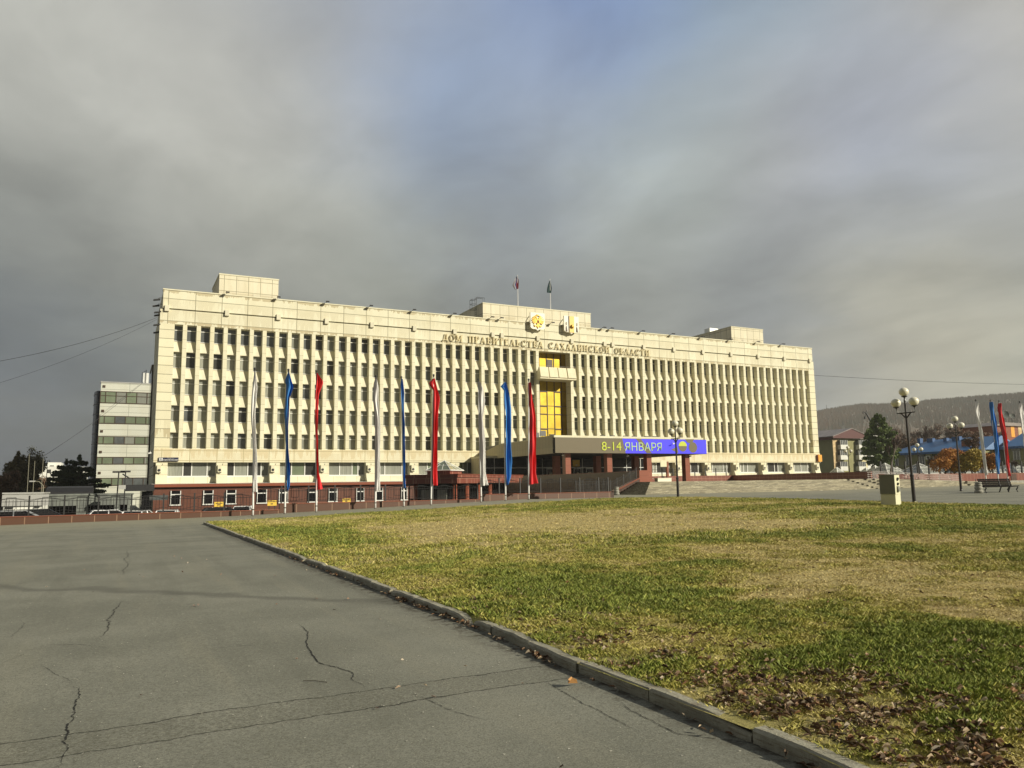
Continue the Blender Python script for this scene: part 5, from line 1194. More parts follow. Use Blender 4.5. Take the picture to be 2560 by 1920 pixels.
for i,(px,pt,sd,lf) in enumerate(((104,1168,11,'leaf_brown'),(124,1175,12,'leaf_birch'),(140,1180,13,'leaf_brown'),(92,1185,14,'leaf_olive'),(222,1178,15,'leaf_brown'),(110,1190,16,'leaf_brown'))):
    treeat(px,1300,pt,140+4*i,lambda x,y,z,H:bare_tree(x,y,z,H,sd,'%s small autumn tree from the left of the row behind the kiosk'%ords[[1,3,4,0,5,2][i]],'twig',4,lf,2600,.34,'small autumn trees behind the kiosk',.8,'autumn_tree',.035))
# far white buildings at left
fb=rooted('white_block','pale far apartment block showing between the left trees','building',(-60,300,0))
for (p0,p1,q0,D) in ((88,150,1166,300),(118,152,1156,305),(190,217,1167,300)):
    A=atD(p0,q0,D);B=atD(p1,q0,D); m_=MB(); m_.box(A[0],B[0],A[1],A[1]+15,-1.6,A[2]); part(m_,'wall','white_wall',fb)
    m_=MB()
    for i in range(int((B[0]-A[0])/3)):
        for j in range(3): m_.box(A[0]+1+3*i,A[0]+2.4+3*i,A[1]-.1,A[1],A[2]-2.6-3*j,A[2]-1.2-3*j)
    part(m_,'window','glass_dark',fb)
# thin masts and a curved street light at left
for i,(px,pt,pb_,D) in enumerate(((71,1135,1236,95),(85,1152,1236,97),(106,1146,1236,96),(117,1150,1230,98))):
    A=atD(px-3,pb_,D);B=atD(px+1,pt,D); m_=MB(); m_.tube([(A[0],A[1],-1.6),(B[0],A[1],B[2])],[.05,.035],5); o=m_.build('thin_mast','mast_dull'); tag(o,'%s bare thin mast from the left above the white kiosk'%ords[i],'mast','thin masts above the kiosk')
A=atD(107,1236,90); B=atD(107,1206,90); C_=atD(86.5,1203,90)
sl=rooted('street_light','pale street light with a curved arm behind the white kiosk','lamp',(A[0],A[1],-1.6))
m_=MB(); m_.tube([(A[0],A[1],-1.6),(A[0],A[1],B[2]-.4),(B[0]-.4,A[1],B[2]+.1),(C_[0],A[1],C_[2])],[.09,.07,.05,.04],7); part(m_,'pole','mast_dull',sl)
m_=MB(); m_.box(C_[0]-.5,C_[0]+.1,A[1]-.12,A[1]+.12,C_[2]-.08,C_[2]+.06); part(m_,'lamp_head','aluminium',sl)
# ---------------------------------------------------------------- right side: pyramids, flats, blue roofed house, trees
def pyramid(px,pyap,hw,Y,label,i):
    ap=atY(px,pyap,Y); zb_=2.3; l=atY(px-hw,1180,Y); r_=atY(px+hw,1180,Y); w_=(r_[0]-l[0])/2*.62; x=ap[0]
    root=rooted('roof_light',label,'roof light',(x,Y,zb_),'glass pyramids on the terrace')
    cs=[(x-w_,Y-w_,zb_+.25),(x+w_,Y-w_,zb_+.25),(x+w_,Y+w_,zb_+.25),(x-w_,Y+w_,zb_+.25)]; c_=(x,Y,ap[2])
    m_=MB(); m_.add(cs+[c_],[(0,1,4),(1,2,4),(2,3,4),(3,0,4)]); g_=part(m_,'glass','glass_curtain',root)
    m_=MB()
    for k2 in range(4):
        p,q=np.array(cs[k2]),np.array(cs[(k2+1)%4]); c2=np.array(c_); m_.tube([p,c2],.09,4); m_.tube([p,q],.12,4)
        for t in (.25,.5,.75): e=p+(q-p)*t; f_=.5 if t!=.5 else 1; m_.tube([e,e+(c2-e)*(.95 if t==.5 else .5)],.045,4)
        for t in (.33,.62): m_.tube([p+(c2-p)*t,q+(c2-q)*t],.045,4)
    part(m_,'frame','white_frame',g_)
    m_=MB(); m_.box(x-w_-.1,x+w_+.1,Y-w_-.1,Y+w_+.1,zb_,zb_+.25); part(m_,'base','conc',root)
for i,(px,py_,hw,Y) in enumerate(((2010.5,1169,23,100),(2091.5,1168.5,20,92),(2165,1169.5,20,94),(2187,1164,24,86),(2212,1158.5,34,80),(2240.5,1168,24,92),(2296,1158.5,42,80),(2341.5,1164.5,24,92),(2378.6,1160,40,80),(2451.7,1159,42,80),(2526,1159,44,80))):
    pyramid(px,py_,hw,Y,'%s glass pyramid roof light from the left above the granite wall'%ords[i],i)
# apartment block
def flats():
    Y=165.0; zg=1.0; c0=atY(2081,1110,Y); x0=c0[0]; x1=atY(2164,1107,Y)[0]
    zE=atY(2085,1096,Y)[2]; root=rooted('apartment_block','yellow and olive four storey apartment block with a dark red gable roof','building',(x0+8,Y,zg))
    D2=atY(2050,1100,Y+24)[0]
    m_=MB(); m_.box(x0,x1,Y,Y+42,zg,zE); part(m_,'wall','stucco_green',root)
    m_=MB(); m_.box(x0+.0,x0+2.6,Y-.12,Y,zg,zE-.1); part(m_,'yellow_strip','stucco_peach',root)
    m_=MB(); m_.box(x1-2.6,x1,Y-.1,Y,zg,zE-.1); part(m_,'end_strip','stucco_yellow',root)
    xm=(x0+x1)/2; zr=atY(2121,1073,Y)[2]
    m_=MB(); m_.prism([(x0-.9,zE+.02),(x1+.9,zE+.02),(x1+.9,zE+.5),(xm,zr),(x0-.9,zE+.5)],'y',Y-1.2,Y-.4); o=part(m_,'gable','red_trim',root)
    m_=MB(); m_.prism([(x0-1.1,zE+.45),(xm,zr+.05),(x1+1.1,zE+.45),(x1+1.1,zE+.62),(xm,zr+.25),(x0-1.1,zE+.62)],'y',Y-1.4,Y+43); part(m_,'roof','tin_roof',root)
    m_=MB(); m_.box(x0-.95,x0-.02,Y-.3,Y+42.5,zE-.35,zE+.5); part(m_,'eaves_board','red_trim',root)
    for bxp,w_ in ((2107,20),(2153,20)):
        for j,py_ in enumerate((1109,1135,1163)):
            A=atY(bxp-w_/2+4,py_-9,Y-1.3); B=atY(bxp+w_/2+3,py_+3,Y-1.3); cB=atY(bxp,py_+14,Y-1.3)
            m_=MB(); m_.box(A[0],B[0],Y-1.3,Y,cB[2],B[2]); o=part(m_,'balcony','white_wall',root)
            m_=MB(); m_.box(A[0]+.1,B[0]-.1,Y-1.2,Y,B[2],A[2]); part(m_,'balcony_glazing','glass_gray',o)
            m_=MB(); n=4
            for k2 in range(n+1): xx=A[0]+.1+(B[0]-A[0]-.2)*k2/n; m_.box(xx-.05,xx+.05,Y-1.26,Y-1.2,B[2],A[2])
            part(m_,'balcony_frame','white_frame',o)
    # side windows on the flank facing the square
    for py_ in (1112,1138,1166):
        for yy in (Y+6,Y+15,Y+24):
            z=atY(2085,py_,Y)[2]-.8; m_=MB(); m_.box(x0-.06,x0,yy,yy+1.7,z,z+1.7); o=part(m_,'window','glass_dark',root)
            m_=MB(); m_.box(x0-.12,x0-.06,yy-.15,yy,z-.1,z+1.8); m_.box(x0-.12,x0-.06,yy+1.7,yy+1.85,z-.1,z+1.8); m_.box(x0-.12,x0-.06,yy+.8,yy+.9,z,z+1.7); m_.box(x0-.12,x0-.06,yy-.15,yy+1.85,z+1.7,z+1.85); part(m_,'frame','white_frame',o)
flats()
def flats2():
    Y=205.0; A=atY(2150,1088,Y); B=atY(2215,1092,Y); root=rooted('white_flats','white five storey block of flats half hidden behind the big green tree','building',(A[0],Y,1))
    m_=MB(); m_.box(A[0],B[0]+8,Y,Y+20,1,A[2]); part(m_,'wall','white_wall',root)
    for i in range(7):
        for j in range(5):
            x=A[0]+3+4.2*i; z=A[2]-2.6-3*j; m_=MB(); m_.box(x,x+1.7,Y-.06,Y,z,z+1.6); o=part(m_,'window','glass_gray',root)
            m_=MB(); m_.box(x-.1,x,Y-.1,Y,z-.1,z+1.7); m_.box(x+.8,x+.9,Y-.12,Y-.06,z,z+1.6); part(m_,'frame','white_frame',o)
flats2()
def bluehouse(X,ya,yb,zE,rise,hip,label,seed):
    """long two storey house running along Y, front (eaves) facing -X; local x runs towards the viewer"""
    L=ya-yb; zg=2.3; root=thing('blue_roofed_house',label,'building',(X,ya,zg),math.radians(-90),'blue roofed houses')
    H=zE-zg
    def lb(m_,n_,mt_,par=None): return fixn(m_.build(n_,mt_,par or root))
    m_=MB(); m_.box(.8,L-.5,.8,13,0,H+.1); lb(m_,'wall','stucco_green')
    m_=MB(); hp=hip; vs=[(0,0,H),(L,0,H),(L,14,H),(0,14,H),(hp,7,H+rise),(L-.6,7,H+rise)]
    m_.add(vs,[(0,1,5,4),(1,2,5),(2,3,4,5),(3,0,4),(0,3,2,1)]); rf=lb(m_,'roof','blue_roof')
    m_=MB(); m_.box(-.05,L+.05,-.06,.04,H-.4,H+.06); m_.box(-.06,.04,.05,14,H-.4,H+.06); lb(m_,'eaves_board','blue_trim')
    n=max(3,int((L-3)/3.4))
    for i in range(n):
        x=2+i*(L-4)/n
        for z in (H-2.7,H-5.4):
            if z<-.3: continue
            m_=MB(); m_.box(x,x+1.1,.74,.8,z,z+1.8); o=lb(m_,'window','glass_dark')
            m_=MB(); m_.box(x-.12,x,.7,.8,z-.1,z+1.9); m_.box(x+1.1,x+1.22,.7,.8,z-.1,z+1.9); m_.box(x+.5,x+.6,.69,.74,z,z+1.8); m_.build('frame','white_frame',o)
        m_=MB(); m_.box(x-.3,x+1.4,.6,.8,H-.9,H-.35); lb(m_,'eaves_recess','glass_dark')
    return root
zb1=atY(2320,1130.5,158/1.43)[2]
root=bluehouse(158,122.3,98.5,7.6,3.0,7.5,'long green walled house with a blue hipped roof behind the pyramids',1)
for px,py0,py1,w_,t in ((2300,1096,1108,.35,.5),(2327,1096,1102,.7,0),(2365,1095,1100,.4,0),(2389,1092,1103,.6,0),(2398,1091,1098,.3,0)):
    r_=ray(px,py1); sc_=164/r_[0]; P0=CAM+r_*sc_; r2=ray(px,py0); P1=CAM+r2*(164/r2[0]); lx=122.3-P0[1]
    m_=MB(); m_.box(lx-w_,lx+w_,5.6,6.6,P0[2]-2.3-1.0,P1[2]-2.3); fixn(m_.build('chimney','blue_trim',root))
r_=ray(2417,1108); P0=CAM+r_*(160.5/r_[0]); lx=122.3-P0[1]
m_=MB(); m_.box(lx-1,lx+1,2.2,6,P0[2]-2.3-.9,P0[2]-2.3+.5); o=m_.build('dormer','brick',root); m_=MB(); m_.prism([(lx-1.2,P0[2]-1.8),(lx+1.2,P0[2]-1.8),(lx,P0[2]-1.2)],'y',2.0,6); fixn(m_.build('dormer_roof','roof_dark',o))
root2=bluehouse(161,97.0,70,8.0,3.0,.5,'nearer blue roofed house at the right edge behind the banners',2)
r_=ray(2322,1144); P0=CAM+r_*(158.7/r_[0]); acx=rooted('air_conditioner','white round fan air conditioner on the green wall of the blue roofed house','air conditioner',(158.6,P0[1],P0[2]))
m_=MB(); m_.box(158.35,158.78,P0[1]-.5,P0[1]+.5,P0[2]-.4,P0[2]+.4); part(m_,'casing','white_frame',acx); m_=MB(); m_.prism([(P0[1]-.05+.27*math.cos(a*math.pi/8),P0[2]+.27*math.sin(a*math.pi/8)) for a in range(16)],'x',158.3,158.349); part(m_,'fan','iron',acx)
# brick rooftop house with dishes
Y=128; A=atY(2489,1064,Y); B=atY(2620,1092,Y)
rb=rooted('brick_house','red brown brick house with satellite dishes on its roof, far right','building',(A[0]+8,Y,2)); m_=MB(); m_.box(A[0],B[0],Y,Y+12,2,A[2]); part(m_,'wall','brick',rb)
m_=MB(); m_.prism([(A[0]-.6,A[2]),(B[0],A[2]),(B[0],A[2]+.5),(A[0]+2,A[2]+1.0)],'y',Y-.6,Y+12); part(m_,'roof','tin_roof',rb)
for px in (2531,2549): C_=atY(px,1078,Y); m_=MB(); m_.box(C_[0]-.7,C_[0]+.9,Y-.06,Y,C_[2]-1.6,C_[2]+1.5); part(m_,'window_panel','orange' if px==2531 else 'stucco_peach',rb)
def dish(px,py,r_,Y,label):
    c=atY(px,py,Y); root=rooted('satellite_dish',label,'satellite dish',(c[0],Y,A[2]+.5)); 
    m_=MB(); n=18; ringn=4; vs=[];d_=np.array([-.55,-.75,.35]); d_/=np.linalg.norm(d_); u=np.cross(d_,[0,0,1]); u/=np.linalg.norm(u); v=np.cross(u,d_)
    for i in range(ringn+1):
        q=r_*i/ringn
        for j in range(n): vs.append(tuple(c+u*q*math.cos(6.2832*j/n)+v*q*math.sin(6.2832*j/n)+d_*(q/r_)**2*r_*.25))
    fs=[(i*n+j,i*n+(j+1)%n,(i+1)*n+(j+1)%n,(i+1)*n+j) for i in range(ringn) for j in range(n)]
    m_.add(vs,fs); part(m_,'reflector','gray_wall',root,fix=False)
    m_=MB(); m_.tube([(c[0],c[1]+.1,A[2]+.5),(c[0],c[1]+.1,c[2])],.07,5); m_.tube([tuple(c),tuple(c+d_*r_*.8)],.04,4); part(m_,'mount','iron',root)
dish(2511,1037,1.15,Y+2,'large grey satellite dish on the brick house roof'); dish(2530,1040,.75,Y+2,'smaller dark satellite dish right of the large one')
Yd=97; c=atY(2519,1082,Yd)
# crane boom
cr=rooted('crane_boom','dark lattice crane boom rising behind the big green tree','crane',tuple(atY(2215,1120,185)))
m_=MB(); P_=[atY(2183,1062,185),atY(2164,1031,185)]; base_=atY(2215,1120,185)
m_.tube([base_,P_[0],P_[1]],[.5,.42,.32],5); m_.tube([P_[1],atY(2158,1029,185),atY(2157,1033,185)],.22,5); m_.tube([P_[1],atY(2166,1027,185)],.2,4); part(m_,'boom','iron',cr)
m_=MB(); q=atY(2163,1041,185); m_.tube([P_[1]+np.array([0,0,-.1]),q],.06,4); m_.box(q[0]-.35,q[0]+.35,184.7,185.3,q[2]-.9,q[2]); part(m_,'hook_block','iron',cr)
# trees right
GR='bare trees behind the blue roofs'
treeat(2206,1200,1036,168,lambda x,y,z,H:conifer(x,y,z,H,3.5,21,'big dense green tree beside the apartment block','leaf_pine_green',26000,.5,14,name='green_tree',bare=.14,power=-1))
treeat(2224,1182,1050,100,lambda x,y,z,H:bare_tree(x,y,z-1,H+1,22,'slender leaning birch with white stem in front of the green tree','twig',3,None,0,.2,None,.5,'birch_tree',.03,'bark_light',1.2))
for i,(px,pt,D,sd,lf,nl) in enumerate(((2262,1052,150,31,'leaf_brown',1200),(2287,1042,156,32,'leaf_brown',1600),(2318,1048,150,33,None,0),(2345,1044,158,34,'leaf_brown',2000),(2374,1036,150,35,None,0),(2396,1020,148,36,'leaf_brown',4200),(2425,1048,150,37,'leaf_brown',3000),(2452,1046,140,38,'leaf_brown',1500),(2240,1075,150,39,None,0),(2476,1058,150,40,'leaf_brown',900))):
    treeat(px,1180,pt,D+46,lambda x,y,z,H:bare_tree(x,y,z,H,sd,'%s bare reddish tree from the left behind the blue roof'%ords[[1,2,3,4,5,6,7,8,0,9][i]],'twig',5,lf,nl,.36,GR,.75,'bare_tree',.035))
treeat(2440,1182,1068,98,lambda x,y,z,H:bare_tree(x,y,z,H,51,'bare grey tree standing between the two blue roofs','twig',5,'leaf_brown',800,.2,None,.7,'bare_tree',.022,'bark_light'))
treeat(2365,1182,1108,96,lambda x,y,z,H:bare_tree(x,y,z,H,52,'small bare tree in front of the long blue roof, left of the lamp','twig',4,None,0,.2,None,.8,'bare_tree',.022))
treeat(2335,1182,1120,100,lambda x,y,z,H:bare_tree(x,y,z,H,53,'small bare tree in front of the long blue roof at its middle','twig',4,None,0,.2,None,.8,'bare_tree',.022))
treeat(2541,1182,1140,90,lambda x,y,z,H:bare_tree(x,y,z,H,54,'low spreading bare tree by the right hand house','twig',4,None,0,.2,None,1.1,'bare_tree',.022,upb=.4))
def bushat(px,py,D,w_,hh,sd,label,mt_,n): q=atD(px,py,D); bush(q[0],q[1],2.3,w_,w_,hh,sd,label,mt_,n,.22)
bushat(2362,1170,92,2.1,1.9,61,'orange autumn bush behind the pyramids, leftmost','leaf_orange',5000)
bushat(2385,1170,93,2.3,1.9,62,'orange and yellow autumn bush behind the lamp','leaf_orange',5500)
bushat(2412,1172,92,2.5,1.8,63,'yellow green autumn bush right of the lamp','leaf_yellow',6000)
bushat(2437,1174,91,1.9,1.5,64,'olive yellow low bush beside the white banner','leaf_yellow',4000)
bushat(2474,1168,92,1.6,1.8,65,'orange autumn bush between the white and blue banners','leaf_orange',4200)
bushat(2398,1182,96,4.5,1.2,66,'dark brown hedge below the autumn bushes','leaf_brown',4500)
# ---------------------------------------------------------------- hill
rp=[(700,1330),(1200,1200),(1700,1090),(1950,1050),(2044,1037),(2114,1025),(2154,1020),(2233,1019),(2293,1014),(2330,1009),(2437,1001),(2521,994),(2560,993),(2800,985),(3100,1000),(3500,1150)]
azs=[];hz=[]
for px,py in rp:
    r_=ray(px,py); azs.append(math.atan2(r_[0],r_[1])); hz.append(r_[2]/math.hypot(r_[0],r_[1]))
na,nr=170,26; vs=[];rnd=np.random.RandomState(5)
az_=np.linspace(azs[0],azs[-1],na); D0,D1=700,1900
from mathutils import noise as mn
for i,a in enumerate(az_):
    tr_=np.interp(a,azs,hz)
    for j in range(nr):
        t=j/(nr-1); Dd=D0+(D1-D0)*t; zz=(tr_*D1+EYE)*(math.sin(t*math.pi/2)**1.6); x,y=Dd*math.sin(a),Dd*math.cos(a)
        nz=mn.noise(Vector((x*.006,y*.006,0)))*14*math.sin(t*math.pi)
        zz=zz+nz; vs.append((x,y,max(-2,min(zz,(tr_*.985)*Dd+EYE+ (0 if t<1 else 2))) if t>.5 else zz))
    vs.append((1.15*D1*math.sin(a),1.15*D1*math.cos(a),-10))
st_=nr+1; fs=[(i*st_+j,(i+1)*st_+j,(i+1)*st_+j+1,i*st_+j+1) for i in range(na-1) for j in range(nr)]
m_=MB(); m_.add(vs,fs); o=m_.build('hill','forest',None,True); struct(o)
# forest on the hill
HV=np.array(vs).reshape(na,st_,3)
n=26000; fi=rnd.uniform(na*.28,na-2,n); fj=nr-1-np.abs(rnd.normal(0,9,n)); fj=np.clip(fj,0,nr-1.01)
i0=fi.astype(int); j0=fj.astype(int); u_=(fi-i0)[:,None]; v_=(fj-j0)[:,None]
P_=(HV[i0,j0]*(1-u_)+HV[i0+1,j0]*u_)*(1-v_)+(HV[i0,j0+1]*(1-u_)+HV[i0+1,j0+1]*u_)*v_
Hh_=rnd.uniform(6,13,n)[:,None]; W_=rnd.uniform(2.2,4.5,n)[:,None]; dr=P_[:,:2]/np.linalg.norm(P_[:,:2],axis=1)[:,None]; side=np.stack([dr[:,1],-dr[:,0],np.zeros(n)],1)
dv=np.concatenate([dr,np.zeros((n,1))],1); up=np.array([[0,0,1.]]); P_[:,2]-=1
V1=np.stack([P_-side*W_*.5,P_+side*W_*.5,P_+side*W_*.35+up*Hh_*.6,P_+up*Hh_+side*rnd.uniform(-.6,.6,(n,1))],1); V2=np.stack([P_-dv*W_*.5-side*W_*.2,P_+side*W_*.3+up*Hh_*.2,P_+up*Hh_*.95,P_-side*W_*.45+up*Hh_*.5],1)
o=quads_mesh('forest',np.concatenate([V1,V2]),'forest'); o['kind']='stuff'
for i,px in enumerate((2066,2117,2146)):
    A=atD(px,1034,1750); B=atD(px,1012+8*(i==2),1750); m_=MB(); m_.tube([A,B],[1.0,.5],4); o=m_.build('radio_mast','iron'); tag(o,'%s faint radio mast from the left on the hill ridge'%ords[i],'mast','radio masts on the ridge')
# ---------------------------------------------------------------- overhead wires
def wire(p,q,sag,label,r_=.03):
    p,q=np.array(p,float),np.array(q,float); pts=[]
    for i in range(15): t=i/14; c=p+(q-p)*t; c[2]-=sag*4*t*(1-t); pts.append(c)
    m_=MB(); m_.tube(pts,r_,4); o=m_.build('overhead_wire','iron'); tag(o,label,'cable','overhead wires')
wire(atY(392,794,98.6),atY(-30,908,80),.5,'upper overhead wire running left from the top corner of the building',.02)
wire(atY(393,798,98.6),atY(-30,966,80),.5,'lower overhead wire running left from the top corner of the building',.013)
wire(atY(359,955,165),atY(98,1147,140),.6,'thin overhead wire slanting down from the annex roof to the trees',.03)
wire(atY(2034,938,100),atY(2620,962,95),.3,'overhead wire running right from the building past the hill',.03)
# ---------------------------------------------------------------- kerb
KX=3.76
def KXf(y): return np.interp(y,[1.5,2.3,2.9,3.5,6,7.6,9],[3.36,3.42,3.49,3.56,3.58,3.68,3.72])
kr=np.random.RandomState(2)
kb=MB(); y=1.2; 
edges=[1.0,1.95,2.9,3.84,4.91,5.93,6.95,7.9,8.42,9.45]+[9.45+1.03*i for i in range(1,34)]
for a,b_ in zip(edges[:-1],edges[1:]):
    if b_>40.4: break
    n=7; off=kr.normal(0,.008); hh=.088+kr.normal(0,.004); g=.012
    chipA=kr.uniform(0,.04) if kr.rand()<.2 else 0; chipB=kr.uniform(.02,.05) if kr.rand()<.15 else 0
    if abs(a-3.84)<.01: chipA=.05; chipB=0
    if abs(a-8.42)<.01: chipA=.08; chipB=0
    if abs(a-2.9)<.01: chipA=chipB=0
    rings=[]
    for i in range(n+1):
        t=i/n; yy=a+g+(b_-a-2*g)*t; zc=float(h(KX,yy)); hl=hh-chipA*max(0,1-t*2.3)-chipB*max(0,(t-.6)/.4)+kr.normal(0,.0022)
        e=.015+kr.uniform(0,.006)+(chipB*.6*max(0,(t-.6)/.4)); x0=float(KXf(yy))+off+kr.normal(0,.0015); x1=x0+.115
        rings.append([(x0-.004,yy,zc-.1),(x0-.002,yy,zc+hl-e),(x0+e,yy,zc+hl),(x1-.008,yy,zc+hl),(x1,yy,zc+hl-.01),(x1,yy,zc-.1)])
    vs=[v for r_ in rings for v in r_]; fs=[]
    for i in range(n):
        for j in range(6): fs.append((i*6+j,i*6+(j+1)%6,(i+1)*6+(j+1)%6,(i+1)*6+j))
    fs+=[tuple(range(6)),tuple(range(n*6+5,n*6-1,-1))]; kb.add(vs,fs)
def kerbmat():
    mt=bpy.data.materials.new('kerb'); mt.use_nodes=True; q=N(mt.node_tree); p=mt.node_tree.nodes['Principled BSDF']; g=q.n('ShaderNodeNewGeometry'); pos=g.outputs['Position']
    a=q.noise(pos,3,5,.65); f_=q.noise(pos,60,4,.75); sn=q.noise(q.scale(pos,(4,1,12)),6,4,.7)
    base=q.mix(q.step(a,.35,.65),(.27,.255,.19),(.40,.38,.29)); base=q.mix(q.m('MULTIPLY',q.step(f_,.5,.7),.5),base,(.10,.09,.065)); base=q.mix(q.m('MULTIPLY',q.step(sn,.5,.62),.6),base,(.16,.12,.08))
    q.l(base,p.inputs['Base Color']); p.inputs['Roughness'].default_value=.9; b=q.n('ShaderNodeBump'); b.inputs['Strength'].default_value=.9; b.inputs['Distance'].default_value=.01; q.l(q.m('ADD',f_,a),b.inputs['Height']); q.l(b.outputs[0],p.inputs['Normal']); M['kerb']=mt
kerbmat()
o=kb.build('kerb','kerb'); fixn(o); struct(o)
kb=MB(); 
for a in np.arange(3.9,33,1.0): kb.box(a,a+.985,40.45,40.58,0,float(h(a,40.5))+.07)
for a in np.arange(2,40.3,1.0): kb.box(33.0,33.13,a,a+.985,0,float(h(33,a))+.07)
o=kb.build('kerb','kerb'); struct(o)
# ---------------------------------------------------------------- asphalt cracks (thin dark slivers lying on the surface)
cb=MB()
def crack(pts,w0=.012,jit=.03,seed=0,branch=True):
    w0=w0*.66; jit=jit*.9
    rnd=np.random.RandomState(seed); P_=[np.array(G(*p)[:2]) if len(p)==2 else np.array(p[:2]) for p in pts]; line=[]
    for a,b_ in zip(P_[:-1],P_[1:]):
        n=max(3,int(np.linalg.norm(b_-a)/.03))
        for i in range(n): line.append(a+(b_-a)*i/n)
    line.append(P_[-1]); line=np.array(line); wk=np.cumsum(rnd.normal(0,jit*.35,(len(line),2)),0); t=np.linspace(0,1,len(line))[:,None]; wk-=wk[-1]*t; line=line+wk*.8+rnd.normal(0,jit*.16,line.shape)
    for i in range(len(line)-1):
        a,b_=line[i],line[i+1]; d_=b_-a; L_=np.linalg.norm(d_)+1e-9; nrm=np.array([-d_[1],d_[0]])/L_
        fade=min(1,4*min(i+1,len(line)-i)/len(line)); wa=w0*rnd.uniform(.25,1.1)*fade
        q=[a-nrm*wa/2,b_-nrm*wa/2,b_+nrm*wa/2,a+nrm*wa/2]; cb.add([(p[0],p[1],float(h(p[0],p[1]))+.004) for p in q],[(0,1,2,3)])
crack([(732,1555),(770,1580),(765,1605),(800,1655),(870,1678),(882,1700),(920,1722)],.024,.02,1)
crack([(1040,1733),(1090,1758),(1150,1782),(1210,1800)],.012,.02,2)
crack([(1352,1698),(1400,1730),(1450,1755),(1520,1795),(1600,1830)],.012,.02,3)
crack([(1540,1745),(1600,1790),(1700,1835),(1800,1851),(1880,1858),(2000,1900)],.014,.02,4)
crack([(310,1500),(283,1530),(270,1570),(240,1602)],.022,.03,5)
crack([(190,1712),(190,1735),(170,1790),(150,1830),(150,1880),(140,1919)],.02,.03,6)
crack([(120,1612),(200,1612),(240,1615),(270,1620)],.012,.02,7); crack([(445,1625),(470,1630),(600,1615),(720,1609)],.008,.02,8)
crack([(60,1550),(40,1590),(0,1600)],.008,.03,9); crack([(318,1372),(300,1450)],.02,.03,10); crack([(0,1660),(60,1635)],.008,.02,12)
crack([(1060,1552),(1120,1546),(1180,1545)],.012,.02,13); crack([(940,1590),(1000,1578),(1100,1570)],.006,.02,14)
crack([(100,1660),(190,1710)],.008,.02,15)
o=cb.build('road_cracks','crack'); struct(o)
# ---------------------------------------------------------------- lawn
def vnoise(x,y,s,seed):
    x=np.asarray(x)*s+seed*17.3; y=np.asarray(y)*s+seed*9.1; xi=np.floor(x).astype(int); yi=np.floor(y).astype(int); fx=x-xi; fy=y-yi; fx=fx*fx*(3-2*fx); fy=fy*fy*(3-2*fy)
    def hsh(a,b): 
        n=(a*374761393+b*668265263+seed*1442695)&0x7fffffff; n=((n^(n>>13))*1274126177)&0x7fffffff; return ((n^(n>>16))&0xffff)/65535.0
    return (hsh(xi,yi)*(1-fx)+hsh(xi+1,yi)*fx)*(1-fy)+(hsh(xi,yi+1)*(1-fx)+hsh(xi+1,yi+1)*fx)*fy
def fbm(x,y,s,seed,o=4): 
    v=0;a=.5;t=0
    for i in range(o): v=v+a*vnoise(x,y,s*2**i,seed+i); t+=a; a*=.55
    return v/t
def gs(x,y,cx,cy,sx_,sy_): return np.exp(-((x-cx)/sx_)**2-((y-cy)/sy_)**2)
def blobs(x,y,lst):
    v=0
    for px,py,sx_,sy_,a in lst: c=G(px,py,.1); v=v+a*gs(x,y,c[0],c[1],sx_,sy_)
    return v
GB=[(860,1330,2.2,4,.8),(740,1330,1.5,6,.7),(1150,1400,1.6,2.5,.9),(1350,1460,1.8,1.5,.9),(1500,1455,1.5,1.5,.7),(1700,1495,1.0,.8,.9),(2230,1600,1.2,.55,1.0),(2480,1640,1.0,.6,1.0),(2060,1650,.8,.35,.9),(2400,1590,1.0,.5,.7),(2300,1700,.8,.4,.5),(2500,1780,.6,.3,.6),(2200,1275,12,1.5,.8),(2450,1285,6,2,.7),(1900,1270,8,1.2,.7),(1300,1275,8,.8,.6),(1700,1360,4,2,.4),(2250,1320,5,2,.5),(2100,1900,.5,.3,.5)]
DB=[(1200,1320,6,4,.9),(1500,1300,7,3.5,1.0),(1850,1310,5,3,.9),(1350,1395,1.4,1.2,.8),(2020,1355,3,1.2,.6),(1960,1620,.8,.3,1.0),(2060,1470,2,.8,.5),(2450,1480,1.8,.8,.5),(1900,1490,.8,.3,.8),(1700,1600,.9,.3,.5),(2000,1440,2,1,.4)]
def green(x,y):
    return np.clip(.45+1.2*(fbm(x,y,.35,3)-.5)+1.3*(fbm(x,y,1.6,9)-.5)+.5*(fbm(x,y,6,19)-.5)+blobs(x,y,GB)*.78-blobs(x,y,DB)*.72,0,1)
def lawnz(x,y):
    e=smooth01((x-KXf(y)-.13)/.5); return h(x,y)+.075-.065*(x<KXf(y)+.1)+.03*(fbm(x,y,.9,21)-.5)*e+.02*e+.03*(fbm(x,y,4,31)-.5)*e
ym=lambda y:y
lx=np.unique(np.concatenate([[3.80],np.arange(3.885,8,.08),np.arange(8,16,.2),np.arange(16,33.01,.5)])); ly=np.unique(np.concatenate([np.arange(-2,8,.08),np.arange(8,16,.16),np.arange(16,40.5,.4)]))
X_,Y_=np.meshgrid(lx,ly); Z_=lawnz(X_,Y_); gg=green(X_,Y_)
cd_=np.array([.44,.35,.14]); cg_=np.array([.17,.19,.04]); cb_=np.array([.26,.18,.08])
brown=np.clip((fbm(X_,Y_,.8,77)-.55)*5,0,1)*.6
C3=cd_[None,None]*(1-gg[...,None])+cg_[None,None]*gg[...,None]; C3=C3*(1-brown[...,None])+cb_*brown[...,None]
X_=X_+(KXf(Y_)-3.765)*np.exp(-(X_-3.885)/.6); v=np.stack([X_.ravel(),Y_.ravel(),Z_.ravel()],1); nx=len(lx); ny=len(ly)
